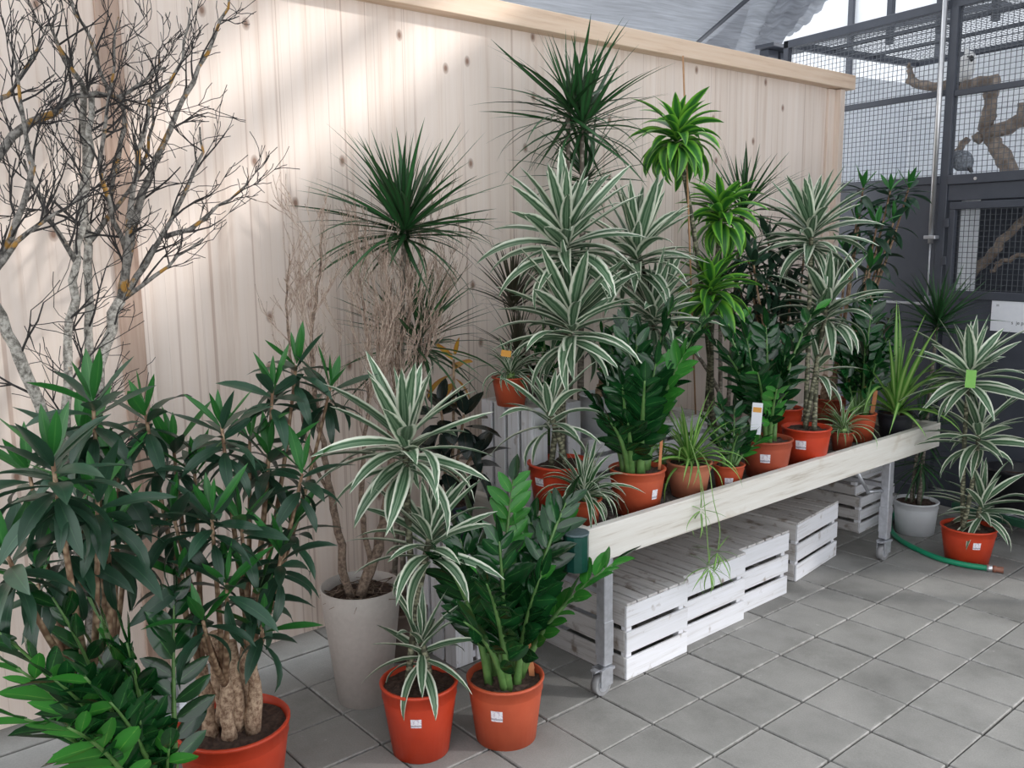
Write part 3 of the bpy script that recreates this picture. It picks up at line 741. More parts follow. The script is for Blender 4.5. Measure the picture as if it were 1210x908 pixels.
# ================================================================ plants
def leafmesh(name, m, wr, droop, fold=.25, seg=7, prof='strap', twist=0, side=0, power=1.3):
    b = MB(); x = z = y = 0.0; ang = 0; ds = 1/seg
    for i in range(seg+1):
        t = i/seg
        if prof == 'strap': wd = (.5+.5*min(1, t/.3)) if t < .3 else (1-((t-.3)/.7)**2.2)
        elif prof == 'blade': wd = (.75+.25*min(1, t/.2)) if t < .2 else (1-((t-.2)/.8)**1.7)
        elif prof == 'lance': wd = max(.16, math.sin(PI*min(1, t**.85))**.8) if t < .99 else .02
        else: wd = max(.12, math.sin(PI*min(1, t**.8))**.62) if t < .99 else .03
        wd = max(wd, .015)*wr/2
        if i:
            ang = -droop*((t-ds/2)**power)
            x += math.cos(ang)*ds; z += math.sin(ang)*ds; y += side*ds*t
        nx, nz = -math.sin(ang), math.cos(ang)
        tw = twist*t; c, s = math.cos(tw), math.sin(tw)
        for k in (-1, 0, 1):
            off = k*wd; lift = (abs(k)*fold*wd - fold*wd*.5)
            yy = off*c - lift*s; hh = off*s + lift*c
            b.v.append(V((x+nx*hh, y+yy, z+nz*hh)))
    for i in range(seg):
        for k in (0, 1):
            a = i*3+k; t0, t1 = i/seg, (i+1)/seg
            b.quad([a, a+3, a+4, a+1], [(k*.5, t0), (k*.5, t1), (k*.5+.5, t1), (k*.5+.5, t0)], True)
    return b.mesh(name, MT[m])
LM = {}
def family(key, m, wr, droops, sd=.12, **k):
    LM[key] = []
    for d in droops:
        for v in (-1, 1): LM[key].append(leafmesh('leaf', m, wr*rnd.uniform(.9, 1.1), d*rnd.uniform(.85, 1.15), twist=v*rnd.uniform(.1, .5), side=v*rnd.uniform(0, sd), **k))
family('striped', 'striped', .17, (.08, .35, .7, 1.05, 1.4), fold=.35, seg=8)
family('spider', 'spider', .085, (.6, 1.2, 1.8, 2.3), fold=.4, seg=8, prof='blade')
family('spider_dark', 'spider_dark', .095, (.6, 1.2, 1.8, 2.3), fold=.4, seg=8, prof='blade')
family('spider_light', 'spider_light', .06, (.35, .8, 1.4, 2.0), fold=.4, seg=9, prof='blade', power=1.6)
family('dragon', 'dragon', .05, (.04, .3, .35, .9), sd=.4, fold=.3, seg=7, prof='blade', power=1.5)
family('dragon_brown', 'dragon_brown', .042, (.05, .2, .4, .7), fold=.3, seg=6, prof='blade')
family('song', 'song', .23, (.2, .6, 1.0, 1.4), fold=.3, seg=6, prof='lance')
family('song_young', 'song_young', .22, (0, .3, .6), fold=.4, seg=6, prof='lance')
family('song_deep', 'song_deep', .2, (.2, .6, 1.0), fold=.3, seg=5, prof='lance')
family('lemon', 'lemon', .235, (.8, 1.3, 1.8, 2.2), fold=.3, seg=8, power=1.0)
family('zz', 'zz', .42, (.1, .4, .7), fold=.3, seg=6, prof='ovate')
family('zz_young', 'zz_young', .44, (.1, .4), fold=.35, seg=6, prof='ovate')
family('rubber', 'rubber', .46, (.3, .7, 1.1), fold=.25, seg=6, prof='ovate')
family('yellow_leaf', 'yellow_leaf', .34, (.3, .8), fold=.3, seg=6, prof='ovate')

def basis(xd, zd):
    xd = xd.normalized(); yd = zd.cross(xd).normalized(); zd = xd.cross(yd)
    m = M.Identity(4)
    for i in range(3): m[i][0], m[i][1], m[i][2] = xd[i], yd[i], zd[i]
    return m
_vc = {}
def clear_wall(base, me, m):
    """turn a leaf about its foot until all of it is in front of the timber wall"""
    if me.name not in _vc: _vc[me.name] = [v.co.copy() for v in me.vertices]
    vs_ = _vc[me.name]; piv = m.to_translation(); sgn = 1
    x = m.col[0]; sgn = 1 if x[0] < 0 else -1
    for k in range(16):
        if base.y+max((m @ v).y for v in vs_) < WY-.004: break
        m = M.Translation(piv) @ M.Rotation(sgn*.2, 4, 'Z') @ M.Translation(-piv) @ m
    return m
def leaf_at(parent, key, pos, az, el, L, f=.5, roll=0, base=None):
    fam = LM[key]; k = min(len(fam)-1, max(0, int((f+rnd.gauss(0, .12))*len(fam))))
    m = M.Translation(pos) @ M.Rotation(az, 4, 'Z') @ M.Rotation(-el, 4, 'Y') @ M.Rotation(roll, 4, 'X') @ M.Scale(L, 4)
    if base is not None: m = clear_wall(base, fam[k], m)
    return link('leaf', fam[k], parent, mat=m)
def wall_safe(pos, az, L, reach, lim):
    """leaves that would grow into the timber wall are pushed back by it"""
    for _ in range(14):
        if pos.y+math.sin(az)*L*reach < lim: return az
        az += .22 if math.cos(az) < 0 else -.22
    return az
def rosette(parent, base, tip, n, key, L, el=(85, -25), stem=.12, rad=.008, young=None, ny=5, axis=None, p=.85, fr=(.0, 1.0), Lj=.18, droop=None):
    """leaves spiral round the last `stem` metres below tip (tip in the plant's own space)"""
    ax = (axis or V((0, 0, 1))).normalized(); a0 = rnd.uniform(0, 6.28)
    for i in range(n):
        f = i/max(1, n-1); az = a0+i*2.39996+rnd.gauss(0, .15)
        e = math.radians(el[0]+(el[1]-el[0])*f**p+rnd.gauss(0, 9))
        pos = tip-ax*stem*f
        sc = L*(.62+.38*min(1, f*5))*rnd.uniform(1-Lj, 1+Lj*.5)
        if f > .85: sc *= .85
        az = wall_safe(base+pos, az, sc, max(.2, math.cos(e))*.95, WY-.01)
        pos = pos+V((math.cos(az), math.sin(az), 0))*rad
        k = key; ff = fr[0]+(fr[1]-fr[0])*f
        if young and i < ny: k = young; ff = f*2
        leaf_at(parent, k, pos, az, e, sc, ff, rnd.gauss(0, .25), base)
def bez(p0, p1, p2, n=10): return [p0*(1-t)**2+p1*2*t*(1-t)+p2*t*t for t in [i/n for i in range(n+1)]]
def cane(parent, p0, p1, r0, r1, m='cane', bend=.03, name='cane', n=12):
    mid = V((p0.x*.7+p1.x*.3+rnd.uniform(-bend, bend), p0.y*.7+p1.y*.3+rnd.uniform(-bend, bend), p0.z*.45+p1.z*.55))
    P = bez(p0, mid, p1, n); R = [(r0+(r1-r0)*i/n)*rnd.uniform(.96, 1.05) for i in range(n+1)]
    return MB().tube(P, R, 9).obj(name, MT[m], parent)
CAMD = lambda p: math.atan2(CAM.y-p.y, CAM.x-p.x)
_soil = {}
def pot(parent, base, rt, rb, h, m, sticker=None, lip=True, soil='soil', n=36, groove=True):
    """nursery pot with a rolled rim; soil and price sticker are its pieces"""
    w = .006; lh = h*.11
    prof = [(rb, 0), (rb+(rt-rb)*.86, h*.80)]
    if groove: prof += [(rb+(rt-rb)*.87, h*.805), (rb+(rt-rb)*.87+.003, h*.815)]
    if lip: prof += [(rt-.004, h-lh*.4), (rt+.004, h-lh*.38), (rt+.005, h-.003), (rt+.001, h), (rt-w, h), (rt-w-.004, h-lh)]
    else: prof += [(rt, h-.002), (rt-.003, h), (rt-w, h), (rt-w-.002, h-lh)]
    prof += [(rb*.9, .02)]
    o = MB().lathe(prof, n).obj('pot', MT[m], parent)
    sr = rt-w-.006; key = (round(sr, 3), soil)
    if key not in _soil:
        b = MB(); rings, seg = 7, 28
        b.v.append(V((0, 0, .004)))
        for i in range(1, rings+1):
            for j in range(seg):
                a = 2*PI*j/seg; r = sr*i/rings; b.v.append(V((r*math.cos(a), r*math.sin(a), rnd.uniform(-.007, .009))))
        for j in range(seg): b.quad([0, 1+j, 1+(j+1) % seg])
        for i in range(rings-1):
            for j in range(seg):
                j2 = (j+1) % seg; a = 1+i*seg
                b.quad([a+j, a+seg+j, a+seg+j2, a+j2])
        _soil[key] = b.mesh('soil', MT[soil])
    link('soil', _soil[key], o, loc=(0, 0, h*.90))
    if sticker:
        da, hf, sw, sh = sticker; a0 = CAMD(base)+da; b = MB(); K = 5
        def rr(z): return rb+(rt-rb)*.86*z/(h*.80)+.0012
        zc = h*hf
        for k in range(K):
            a = a0+(k/(K-1)-.5)*sw/rr(zc)
            for z in (zc-sh/2, zc+sh/2): b.v.append(V((rr(z)*math.cos(a), rr(z)*math.sin(a), z)))
        for k in range(K-1):
            u0, u1 = k/(K-1), (k+1)/(K-1)
            b.quad([2*k, 2*k+2, 2*k+3, 2*k+1], [(u0, 0), (u1, 0), (u1, 1), (u0, 1)], True)
        tag(b.obj('price_sticker', MT['sticker'], o), label='white price sticker')
    return o
def rel(base, px): 
    """(pixel x, pixel y, world Y) -> plant space"""
    return pix(px[0], px[1], Y=px[2])-base

def striped(label, base, potspec, heads, group='striped dracaenas', L=.34):
    t = thing('striped_dracaena', base, label, 'plant', group); base = V(base)
    h = pot(t, base, *potspec[:4], sticker=potspec[4]) and potspec[2]
    k = len(heads)
    for i, (px, n, l, el) in enumerate(heads):
        tip = rel(base, px); a = 2*PI*i/k+.7; rr = potspec[1]*.42
        p0 = V((rr*math.cos(a), rr*math.sin(a), h*.88))
        if abs(tip.x-p0.x) > .12: p0.x *= -.2 if p0.x*tip.x < 0 else 1
        c = cane(t, p0, tip-V((0, 0, .01)), .014, .012)
        rosette(c, base, tip+V((0, 0, .03)), n, 'striped', l, el, stem=.11+n*.0012, rad=.008, fr=(.0, .95))
    return t
def dragon(label, base, potspec, heads, key='dragon', group='dragon trees', m='cane_grey'):
    t = thing('dragon_tree', base, label, 'plant', group); base = V(base)
    if potspec: pot(t, base, *potspec[:4], sticker=potspec[4])
    h = potspec[2]
    for i, (px, n, l, el) in enumerate(heads):
        tip = rel(base, px); a = 2.1*i
        p0 = V((.03*math.cos(a), .03*math.sin(a), h*.88))
        c = cane(t, p0, tip-V((0, 0, .01)), .014, .010, m, .02)
        rosette(c, base, tip+V((0, 0, .03)), n, key, l, el, stem=.10, rad=.007, p=.8, Lj=.22)
    return t
def song(label, base, potspec, stumps, tips, L=.17, n=20, key='song', group='bushy dark dracaenas', ny=5, m='cane_tan', mult=1.0, el=(76, -32), tr=.032):
    t = thing('bushy_dracaena', base, label, 'plant', group); base = V(base)
    pot(t, base, *potspec[:4], sticker=potspec[4]); h = potspec[2]; S = []
    for (a, r, top) in stumps:
        p0 = V((r*math.cos(a), r*math.sin(a), h*.86)); p1 = V((r*1.2*math.cos(a), r*1.2*math.sin(a), h+top))
        P = [p0, p0.lerp(p1, .3)+V((.006, 0, 0)), p0.lerp(p1, .7), p1]
        P = [p0]+[p0.lerp(p1, u)+V((rnd.gauss(0, .005), rnd.gauss(0, .005), 0)) for u in (.2, .4, .6, .8)]+[p1]
        s = MB().tube(P, [tr*rnd.uniform(.8, 1.15)*q for q in (1.05, .9, .85, .85, .8, .6)], 10).obj('trunk', MT['trunk_tan'], t); S.append((p1, s))
    for px in tips:
        tip = rel(base, px); nn = int((px[3] if len(px) > 3 else n)*mult)
        near = min(S, key=lambda q: (q[0].xy-tip.xy).length+abs(rnd.gauss(0, .03)))
        p0 = near[0]-V((0, 0, .03)); hz = tip-p0
        mid = p0+V((hz.x*.55, hz.y*.55, hz.z*.35))
        P = bez(p0, mid, tip, 9); br = MB().tube(P, [.013-.0075*i/9 for i in range(10)], 7).obj('branch', MT[m], t)
        ax = (P[-1]-P[-3]).normalized(); ax = (ax+V((0, 0, .7))).normalized()
        rosette(br, base, tip+ax*.02, nn, key, L, el, stem=.045+nn*.0038, rad=.005, young='song_young' if ny else None, ny=ny, axis=ax, p=.75)
    return t
def zz(label, base, potspec, stems, group='zz plants', L=.078, young=.15, npair=9, key='zz', r=.012):
    t = thing('zz_plant', base, label, 'plant', group); base = V(base)
    if potspec: pot(t, base, *potspec[:4], sticker=potspec[4])
    h = potspec[2]; rp = potspec[1]
    for i, px in enumerate(stems):
        tip = rel(base, px); np_ = px[3] if len(px) > 3 else npair
        d = V((tip.x, tip.y, 0)); dl = d.length
        a = math.atan2(tip.y, tip.x)+rnd.gauss(0, .3); rr = min(rp*.55, .25*dl+.015)
        p0 = V((rr*math.cos(a), rr*math.sin(a), h*.86)); mid = V((p0.x*.75+tip.x*.25, p0.y*.75+tip.y*.25, p0.z+(tip.z-p0.z)*.6))
        P = bez(p0, mid, tip, 12)
        st = MB().tube(P, [r*(1.15-1.0*(k/12)**.7)+.001 for k in range(13)], 8).obj('stem', MT['stem_green'], t)
        yk = rnd.random() < young
        rot = rnd.uniform(-.9, .9)
        for k in range(np_*2):
            u = .22+.76*(k+.5)/(np_*2); s = 1 if k % 2 else -1
            j = min(11, int(u*12)); q = P[j].lerp(P[j+1], u*12-j); tg = (P[j+1]-P[j]).normalized()
            sd = tg.cross(V((0, 0, 1)))
            if sd.length < .15: sd = V((math.sin(a), -math.cos(a), 0))
            sd.normalize(); sd = Quaternion(tg, rot+rnd.gauss(0, .12)) @ sd; nm = sd.cross(tg)
            if nm.z < 0: nm = -nm
            op = math.radians(62-22*u+rnd.gauss(0, 7))
            xd = tg*math.cos(op)+sd*s*math.sin(op)+nm*rnd.gauss(.12, .12)
            Lk = L*(1.0 if .15 < u < .85 else .8)*rnd.uniform(.85, 1.12)
            if (base+q).y+xd.y*Lk > WY-.005: xd.y = -abs(xd.y)
            fam = LM['zz_young' if yk or u > .95 and rnd.random() < .4 else key]
            mm = M.Translation(q+xd.normalized()*.004) @ basis(xd, nm) @ M.Rotation(rnd.gauss(0, .25), 4, 'X') @ M.Scale(Lk, 4)
            me = rnd.choice(fam); link('leaf', me, st, mat=clear_wall(base, me, mm))
        mm = M.Translation(P[-1]) @ basis(P[-1]-P[-2], V((0, 0, 1)) if abs(tg.z) < .9 else V((1, 0, 0))) @ M.Scale(L*.9, 4)
        link('leaf', LM[key][0], st, mat=mm)
    return t
def spider(label, base, potspec, n, L, key='spider', group='spider plants', el=(84, 12), z=None):
    t = thing('spider_plant', base, label, 'plant', group); base = V(base)
    po = pot(t, base, *potspec[:4], sticker=potspec[4]); h = potspec[2]
    cr = MB().lathe([(.022, 0), (.026, .02), (.012, .045)], 10, (0, 0, h*.88), True, True).obj('crown', MT['stem_pale'], t)
    rosette(cr, base, V((0, 0, h*.88+.05)), n, key, L, el, stem=.035, rad=.012, p=1.0, Lj=.3)
    return t
def stake(t, base, az, r, h, m='stake', w=.022, L=.16, tilt=.12, name='plant_tag'):
    o = board(name, (r*math.cos(az), r*math.sin(az), h), (w, .0025, L), MT[m], t, .0006)
    o.rotation_euler = (tilt*.4, tilt, CAMD(base)+PI/2+rnd.uniform(-.4, .4)); return o

ST = lambda da=0, hf=.55, w=.034, hh=.034: (da, hf, w, hh)
# ---------------- floor plants, left to right
b_ = V((-.80, .775, 0))
striped('variegated striped dracaena with three canes in a glossy red pot beside the grey planter', b_, (.145, .108, .285, 'pot_red', ST(-.12, .62, .04, .036)),
    [((479, 512, .80), 50, .36, (84, -14)), ((508, 630, .76), 32, .31, (84, -10)), ((498, 757, .74), 22, .25, (82, -15))])
b_ = V((-.495, .63, 0))
t = zz('zz plant in an orange-brown pot on the paving in front of the green-capped table corner', b_, (.148, .118, .255, 'pot_orange', ST(-.25, .60, .045, .045)),
    [(606, 568, .85), (660, 612, .66), (728, 664, .42), (670, 592, .60), (540, 628, .80), (556, 610, .85), (528, 668, .70), (590, 640, .62), (628, 618, .78), (640, 680, .50), (575, 690, .48), (548, 735, .50, 4), (612, 660, .95), (655, 655, .75)], L=.132, npair=10, r=.016)
stake(t, b_, -.3, .105, .31, L=.17, tilt=-.1); stake(t, b_, -.05, .11, .315, L=.15, tilt=-.25)
b_ = V((-1.458, .954, 0))
song('large bushy dark dracaena on stout trunks in a wide red pot on the paving', b_, (.19, .15, .29, 'pot_red', ST(-.12, .45, .045, .045)),
    [(.3, .06, .24), (1.7, .07, .30), (2.9, .075, .22), (4.1, .06, .20), (5.3, .08, .26), (4.8, .02, .30)],
    [(350, 432, 1.10, 20), (322, 462, 1.05), (390, 458, 1.05), (262, 505, .90, 24), (172, 490, 1.02, 16), (205, 530, 1.05), (357, 560, .85, 18), (318, 540, 1.0), (250, 610, .72, 22), (332, 655, .76, 20),
     (285, 620, .80, 16), (205, 610, .82, 18), (230, 560, 1.0), (268, 690, .68, 14), (305, 700, .78, 14), (345, 620, .95), (215, 680, .80, 14), (295, 520, 1.1, 16), (240, 735, .66, 10), (310, 745, .72, 10)], L=.195, n=18, ny=4, tr=.030, mult=.92)
b_ = V((-1.93, .80, 0))
song('tall bushy dark dracaena with pale silvery leaves in front of the lichen-covered tree', b_, (.16, .13, .26, 'pot_brown', None),
    [(.5, .05, .42), (2.4, .05, .46), (4.4, .05, .42)],
    [(62, 545, .55, 30), (110, 478, .86, 20), (8, 655, .60, 20), (100, 520, 1.0, 18), (140, 560, .95, 18), (128, 628, .80, 20), (75, 640, .80, 18), (35, 560, 1.05, 14), (150, 640, 1.0, 14), (115, 590, .7, 16), (45, 690, .9, 12)], L=.215, n=18, ny=4)
b_ = V((-1.80, .60, 0))
zz('glossy zz plant growing at the foot of the tall bushy dracaena', b_, (.15, .12, .2, 'pot_orange', None),
    [(206, 702, .78, 10), (118, 728, .62), (62, 706, .66, 8), (150, 760, .50), (20, 790, .45), (60, 800, .40), (100, 800, .36), (130, 830, .34), (-10, 740, .60), (165, 850, .42, 6), (200, 885, .40, 4), (30, 850, .30), (80, 860, .28), (110, 765, .75)], L=.125, npair=9, r=.012, young=.25)

# grey planter with the bare twiggy shrub
def twigs(b, p, d, L, r, depth, spread, upb, maxy, kink=.25, seg=3, rmin=.0013, sides=5, dens=1.0):
    pts = [p]; rad = [r]; dd = d.normalized()
    for i in range(seg):
        dd = (dd+V((rnd.gauss(0, kink), rnd.gauss(0, kink), rnd.gauss(0, kink)+upb))).normalized()
        q = pts[-1]+dd*L/seg
        if q.y > maxy: dd.y = -abs(dd.y)*.5; q = pts[-1]+dd*L/seg; q.y = min(q.y, maxy)
        pts.append(q); rad.append(max(rmin, r*(1-.55*(i+1)/seg)))
    b.tube(pts, rad, sides if r > .004 else 4, cap=False)
    if depth <= 0: return
    k = rnd.choice((2, 3, 3)) if depth > 1 else rnd.choice((1, 2, 3))
    for _ in range(max(1, int(k*dens+.5))):
        i = rnd.randint(1, seg); q = pts[i]
        rv = V((rnd.gauss(0, 1), rnd.gauss(0, 1), rnd.gauss(0, .8))).normalized()
        nd = (dd+rv*spread).normalized()
        twigs(b, q, nd, L*rnd.uniform(.55, .85), max(rmin, rad[i]*.72), depth-1, spread, upb, maxy, kink, seg, rmin, sides, dens)
b_ = V((-.756, 1.262, 0))
PL = thing('bare_shrub', b_, 'leafless twiggy shrub in a tall round grey planter', 'plant')
pot(PL, b_, .168, .112, .505, 'planter', None, lip=False, groove=False)
moss = MB()
for k in range(60):
    a, r = rnd.uniform(0, 6.28), rnd.uniform(.0, .14); c = V((r*math.cos(a), r*math.sin(a), .455+rnd.uniform(0, .02)))
    moss.tube([c, c+V((rnd.gauss(0, .03), rnd.gauss(0, .03), rnd.uniform(.0, .03))), c+V((rnd.gauss(0, .05), rnd.gauss(0, .05), rnd.uniform(-.01, .03)))], [.004, .003, .001], 4)
tag(moss.obj('straw_moss', MT['tag_orange'] if 0 else MT['bark_shrub'], PL), kind='stuff')
def limb(t, base, pts, r0, r1, m, tw, depth, Lt, spread, upb, n_tw, from_=.3, sides=8, kink=.22, maxy=WY-.03, dens=1.0, name='branch', rtw=.0045):
    P = [(pix(q[0], q[1], Y=q[2]) if isinstance(q, tuple) else q)-base for q in pts]
    Q = []
    for a, c in zip(P, P[1:]):
        n = max(2, int((c-a).length/.05))
        for i in range(n): Q.append(a.lerp(c, i/n)+V([rnd.gauss(0, .004) for _ in range(3)]))
    Q.append(P[-1]); n = len(Q)
    R = [(r0+(r1-r0)*i/(n-1))*rnd.uniform(.9, 1.1) for i in range(n)]
    o = MB().tube(Q, R, sides).obj(name, MT[m], t)
    if n_tw:
        for k in range(n_tw):
            b = MB(); u = from_+(1-from_)*(k+rnd.random())/n_tw; i = min(n-2, int(u*(n-1)))
            tg = (Q[i+1]-Q[i]).normalized(); rv = V((rnd.gauss(0, 1), rnd.gauss(0, .6), rnd.gauss(.2, .8))).normalized()
            twigs(b, Q[i], (tg+rv*spread*1.2), Lt*rnd.uniform(.5, 1.25), min(R[i]*.6, rtw), depth, spread, upb, maxy-base.y, kink, dens=dens)
            b.obj('twig', MT[tw], o)
    return o
_limb = limb
def limb(*a, **k): return _limb(*a, **{'kink': .11, 'rtw': .0032, **k})
limb(PL, b_, [(413, 705, 1.24), (395, 600, 1.27), (378, 510, 1.32), (368, 410, 1.36), (376, 340, 1.38), (381, 275, 1.4)], .019, .004, 'bark_shrub', 'twig_tan', 3, .17, .42, .16, 18, .35)
limb(PL, b_, [(426, 705, 1.22), (446, 650, 1.25), (458, 590, 1.30), (464, 500, 1.32), (470, 420, 1.34), (484, 370, 1.36), (488, 315, 1.38)], .024, .005, 'bark_shrub', 'twig_tan', 3, .20, .42, .18, 26, .40)
limb(PL, b_, [(440, 668, 1.24), (425, 600, 1.26), (432, 520, 1.28), (440, 430, 1.32), (428, 350, 1.36), (421, 300, 1.4)], .013, .003, 'bark_shrub', 'twig_tan', 3, .17, .42, .16, 18, .4)
limb(PL, b_, [(464, 500, 1.32), (500, 430, 1.30), (518, 370, 1.32), (528, 320, 1.35)], .010, .003, 'bark_shrub', 'twig_tan', 3, .18, .42, .16, 20, .2)
limb(PL, b_, [(462, 520, 1.30), (450, 440, 1.26), (458, 380, 1.28), (463, 330, 1.3)], .010, .003, 'bark_shrub', 'twig_tan', 3, .17, .42, .16, 18, .2)
limb(PL, b_, [(395, 600, 1.27), (362, 520, 1.36), (343, 420, 1.42), (338, 360, 1.45), (342, 300, 1.46)], .009, .003, 'bark_shrub', 'twig_tan', 2, .13, .6, .12, 9, .5)

limb = _limb
# dragon tree behind the shrub
dragon('tall dragon tree with a spiky crown behind the leafless shrub', V((-.42, 1.50, 0)), (.13, .10, .24, 'pot_taupe', None),
    [((478, 264, 1.34), 130, .47, (88, -14)), ((495, 400, 1.42), 80, .42, (80, -20))])
# rubber plant on the floor crate
b_ = pix(533, 612, Y=1.28); b_.z = .602
t = thing('rubber_plant', b_, 'dark glossy rubber plant with some yellow leaves in a navy pot on a crate', 'plant')
pot(t, b_, .105, .085, .16, 'pot_navy', ST(-.1, .5, .04, .028))
for i, (px, n) in enumerate((((520, 480, 1.3), 12), ((548, 490, 1.24), 13), ((562, 535, 1.2), 12), ((525, 540, 1.2), 12), ((536, 425, 1.36), 7))):
    tip = rel(b_, px); c = cane(t, V((.02*math.cos(i), .02*math.sin(i), .14)), tip, .008, .006, 'cane_tan', .02, 'stem')
    rosette(c, b_, tip+V((0, 0, .02)), n, 'rubber' if i < 4 else 'yellow_leaf', .165, (70, -40), stem=.13)

# right-hand floor plants
b_ = V((2.80, .265, 0))
t = striped('variegated striped dracaena with a green hang tag in a red pot by the hose end', b_, (.152, .118, .215, 'pot_red', ST(.35, .62, .042, .042)),
    [((1146, 436, .28), 42, .37, (84, -14)), ((1157, 507, .24), 38, .34, (82, -14)), ((1161, 592, .22), 34, .32, (80, -15))])
gt = rel(b_, (1147, 448, .20)); o = board('hang_tag', gt, (.052, .002, .10), MT['tag_green'], t, .0005); o.rotation_euler = (0, .03, CAMD(b_)+PI/2)
dragon('dragon tree with drooping crowns in a white pot beyond the table end', V((3.09, .72, 0)), (.135, .118, .215, 'pot_white', None),
    [((1108, 380, .69), 90, .40, (88, -5)), ((1088, 500, .71), 56, .36, (80, -40)), ((1088, 545, .70), 40, .30, (40, -60))])

# ---------------- plants on the table, front row
Z = BED
spider('small spider plant with white-edged leaves in a terracotta pot beside the green cap', V((.075, .765, Z)), (.072, .056, .125, 'pot_orange', None), 76, .25, 'spider_dark', el=(84, 0))
b_ = V((.40, .755, Z))
t = zz('large zz plant with thick stems leaning right in an orange pot on the table', b_, (.126, .100, .205, 'pot_orange', ST(.75, .5, .03, .045)),
    [(838, 372, .70, 11), (812, 415, .62, 10), (788, 372, .85, 10), (752, 395, .95), (716, 440, .95), (722, 410, 1.0), (735, 455, .72), (705, 480, .90, 6), (775, 430, .75), (800, 398, .92), (742, 500, .66, 5), (722, 500, .70, 5), (762, 450, .60), (740, 380, 1.0)], L=.125, npair=10, r=.018, young=.1)
stake(t, b_, -.5, .11, .25, L=.17, w=.014, tilt=.05)
b_ = V((.785, .765, Z))
t = spider('trailing spider plant with runners in a pale terracotta pot on the table', b_, (.106, .082, .165, 'pot_pale', None), 60, .34, 'spider_light', el=(86, 10))
# runners hanging over the rail with plantlets
for pts, pl in (([(815, 520, .72), (828, 560, .60), (833, 600, .53), (836, 640, .52), (838, 668, .52)], 16), ([(815, 525, .72), (838, 545, .58), (842, 590, .52), (852, 625, .51), (848, 650, .51)], 12), ([(815, 520, .70), (826, 555, .60), (829, 585, .54), (828, 600, .54)], 10)):
    P = smooth([rel(b_, q) for q in pts], 2); ru = MB().tube(P, .0022, 5).obj('runner', MT['stem_pale'], t)
    rosette(ru, b_, P[-1], pl, 'spider_light', .15, (50, -70), stem=.03, rad=.004)
b_ = V((1.01, .70, Z))
zz('small zz plant in a little terracotta pot on the table', b_, (.077, .058, .125, 'pot_orange', ST(.05, .42, .04, .034)),
    [(868, 482, .74, 5), (888, 505, .66, 5), (852, 478, .82, 5), (900, 520, .62, 4), (838, 500, .74, 5), (872, 515, .58, 4)], L=.085, r=.009)
b_ = V((1.355, .715, Z))
t = zz('zz plant with a white care card in an orange-brown pot on the table', b_, (.128, .100, .20, 'pot_brown', ST(-.05, .58, .05, .045)),
    [(905, 385, .80), (882, 400, .85), (966, 362, .68, 10), (850, 372, .88), (928, 420, .66), (940, 395, .80), (895, 440, .60), (860, 420, .72), (875, 372, 1.0), (918, 460, .56, 5), (835, 395, .95)], L=.12, npair=10, r=.014, young=.1)
cc = rel(b_, (894, 495, .62)); o = board('care_card', cc, (.05, .0015, .16), MT['paper'], t, .0004); o.rotation_euler = (.05, .05, CAMD(b_)+PI/2)
board('card_band', (0, -.0012, .045), (.04, .0012, .025), MT['tag_orange'], o, 0)
b_ = V((1.71, .705, Z))
striped('tall variegated striped dracaena in a bright red pot on the table', b_, (.128, .102, .21, 'pot_red', ST(-.22, .62, .055, .048)),
    [((959, 266, .98), 56, .38, (84, -14)), ((978, 356, .84), 52, .38, (84, -14)), ((966, 430, .78), 14, .27, (80, 0))])
spider('tiny spider plant with cream-edged leaves in a small brown pot on the table', V((2.16, .745, Z)), (.064, .050, .11, 'pot_brown', None), 44, .23, 'spider', el=(80, 5))
b_ = V((2.47, .81, Z))
t = zz('zz plant with an orange wooden tag in an orange pot on the table', b_, (.095, .078, .17, 'pot_orange', None),
    [(1032, 352, .92, 10), (1054, 372, .90), (1012, 370, 1.0), (1048, 400, .82), (1000, 392, 1.0), (1022, 410, .80), (1035, 430, .72, 6), (990, 420, .9)], L=.12, npair=10, r=.013, young=.05)
stake(t, b_, -.6, .085, .22, L=.17, w=.024, tilt=.1)
spider('lush spider plant with long arching leaves in a black pot at the table end', V((2.70, .70, Z)), (.105, .085, .155, 'pot_black', None), 48, .62, 'spider_light', el=(86, 15))

# ---------------- table, middle and back rows
b_ = V((.14, .985, Z))
striped('tall three-caned variegated striped dracaena in a deep red pot on the table', b_, (.148, .112, .235, 'pot_red', ST(-.75, .70, .05, .036)),
    [((669, 272, 1.02), 64, .40, (84, -14)), ((676, 370, .97), 58, .40, (84, -14)), ((649, 484, .93), 22, .29, (78, -10))])
spider('spider plant with an orange tag in a terracotta pot on the upright crate', V((.06, 1.235, Z+.472)), (.085, .064, .135, 'pot_orange', None), 46, .23, 'spider_dark', el=(84, 5))
_sp = bpy.data.objects['spider_plant.004']; _tg = board('plant_tag', pix(598, 418, Y=1.15)-_sp.location, (.045, .002, .03), MT['tag_orange'], _sp, .0004); _tg.rotation_euler = (.2, .15, CAMD(_sp.location)+PI/2)
b_ = V((1.09, 1.22, Z+.285))
striped('two-headed variegated striped dracaena in a taupe pot on a white crate', b_, (.078, .060, .15, 'pot_taupe', ST(.3, .6, .045, .05)),
    [((752, 290, 1.18), 58, .39, (84, -14)), ((772, 362, 1.12), 50, .36, (84, -14))])
b_ = V((1.42, 1.12, Z))
t = thing('lemon_dracaena', b_, 'bright lime-green dracaena with curling leaf crowns tied to a cane stick', 'plant')
pot(t, b_, .11, .09, .2, 'pot_white', None)
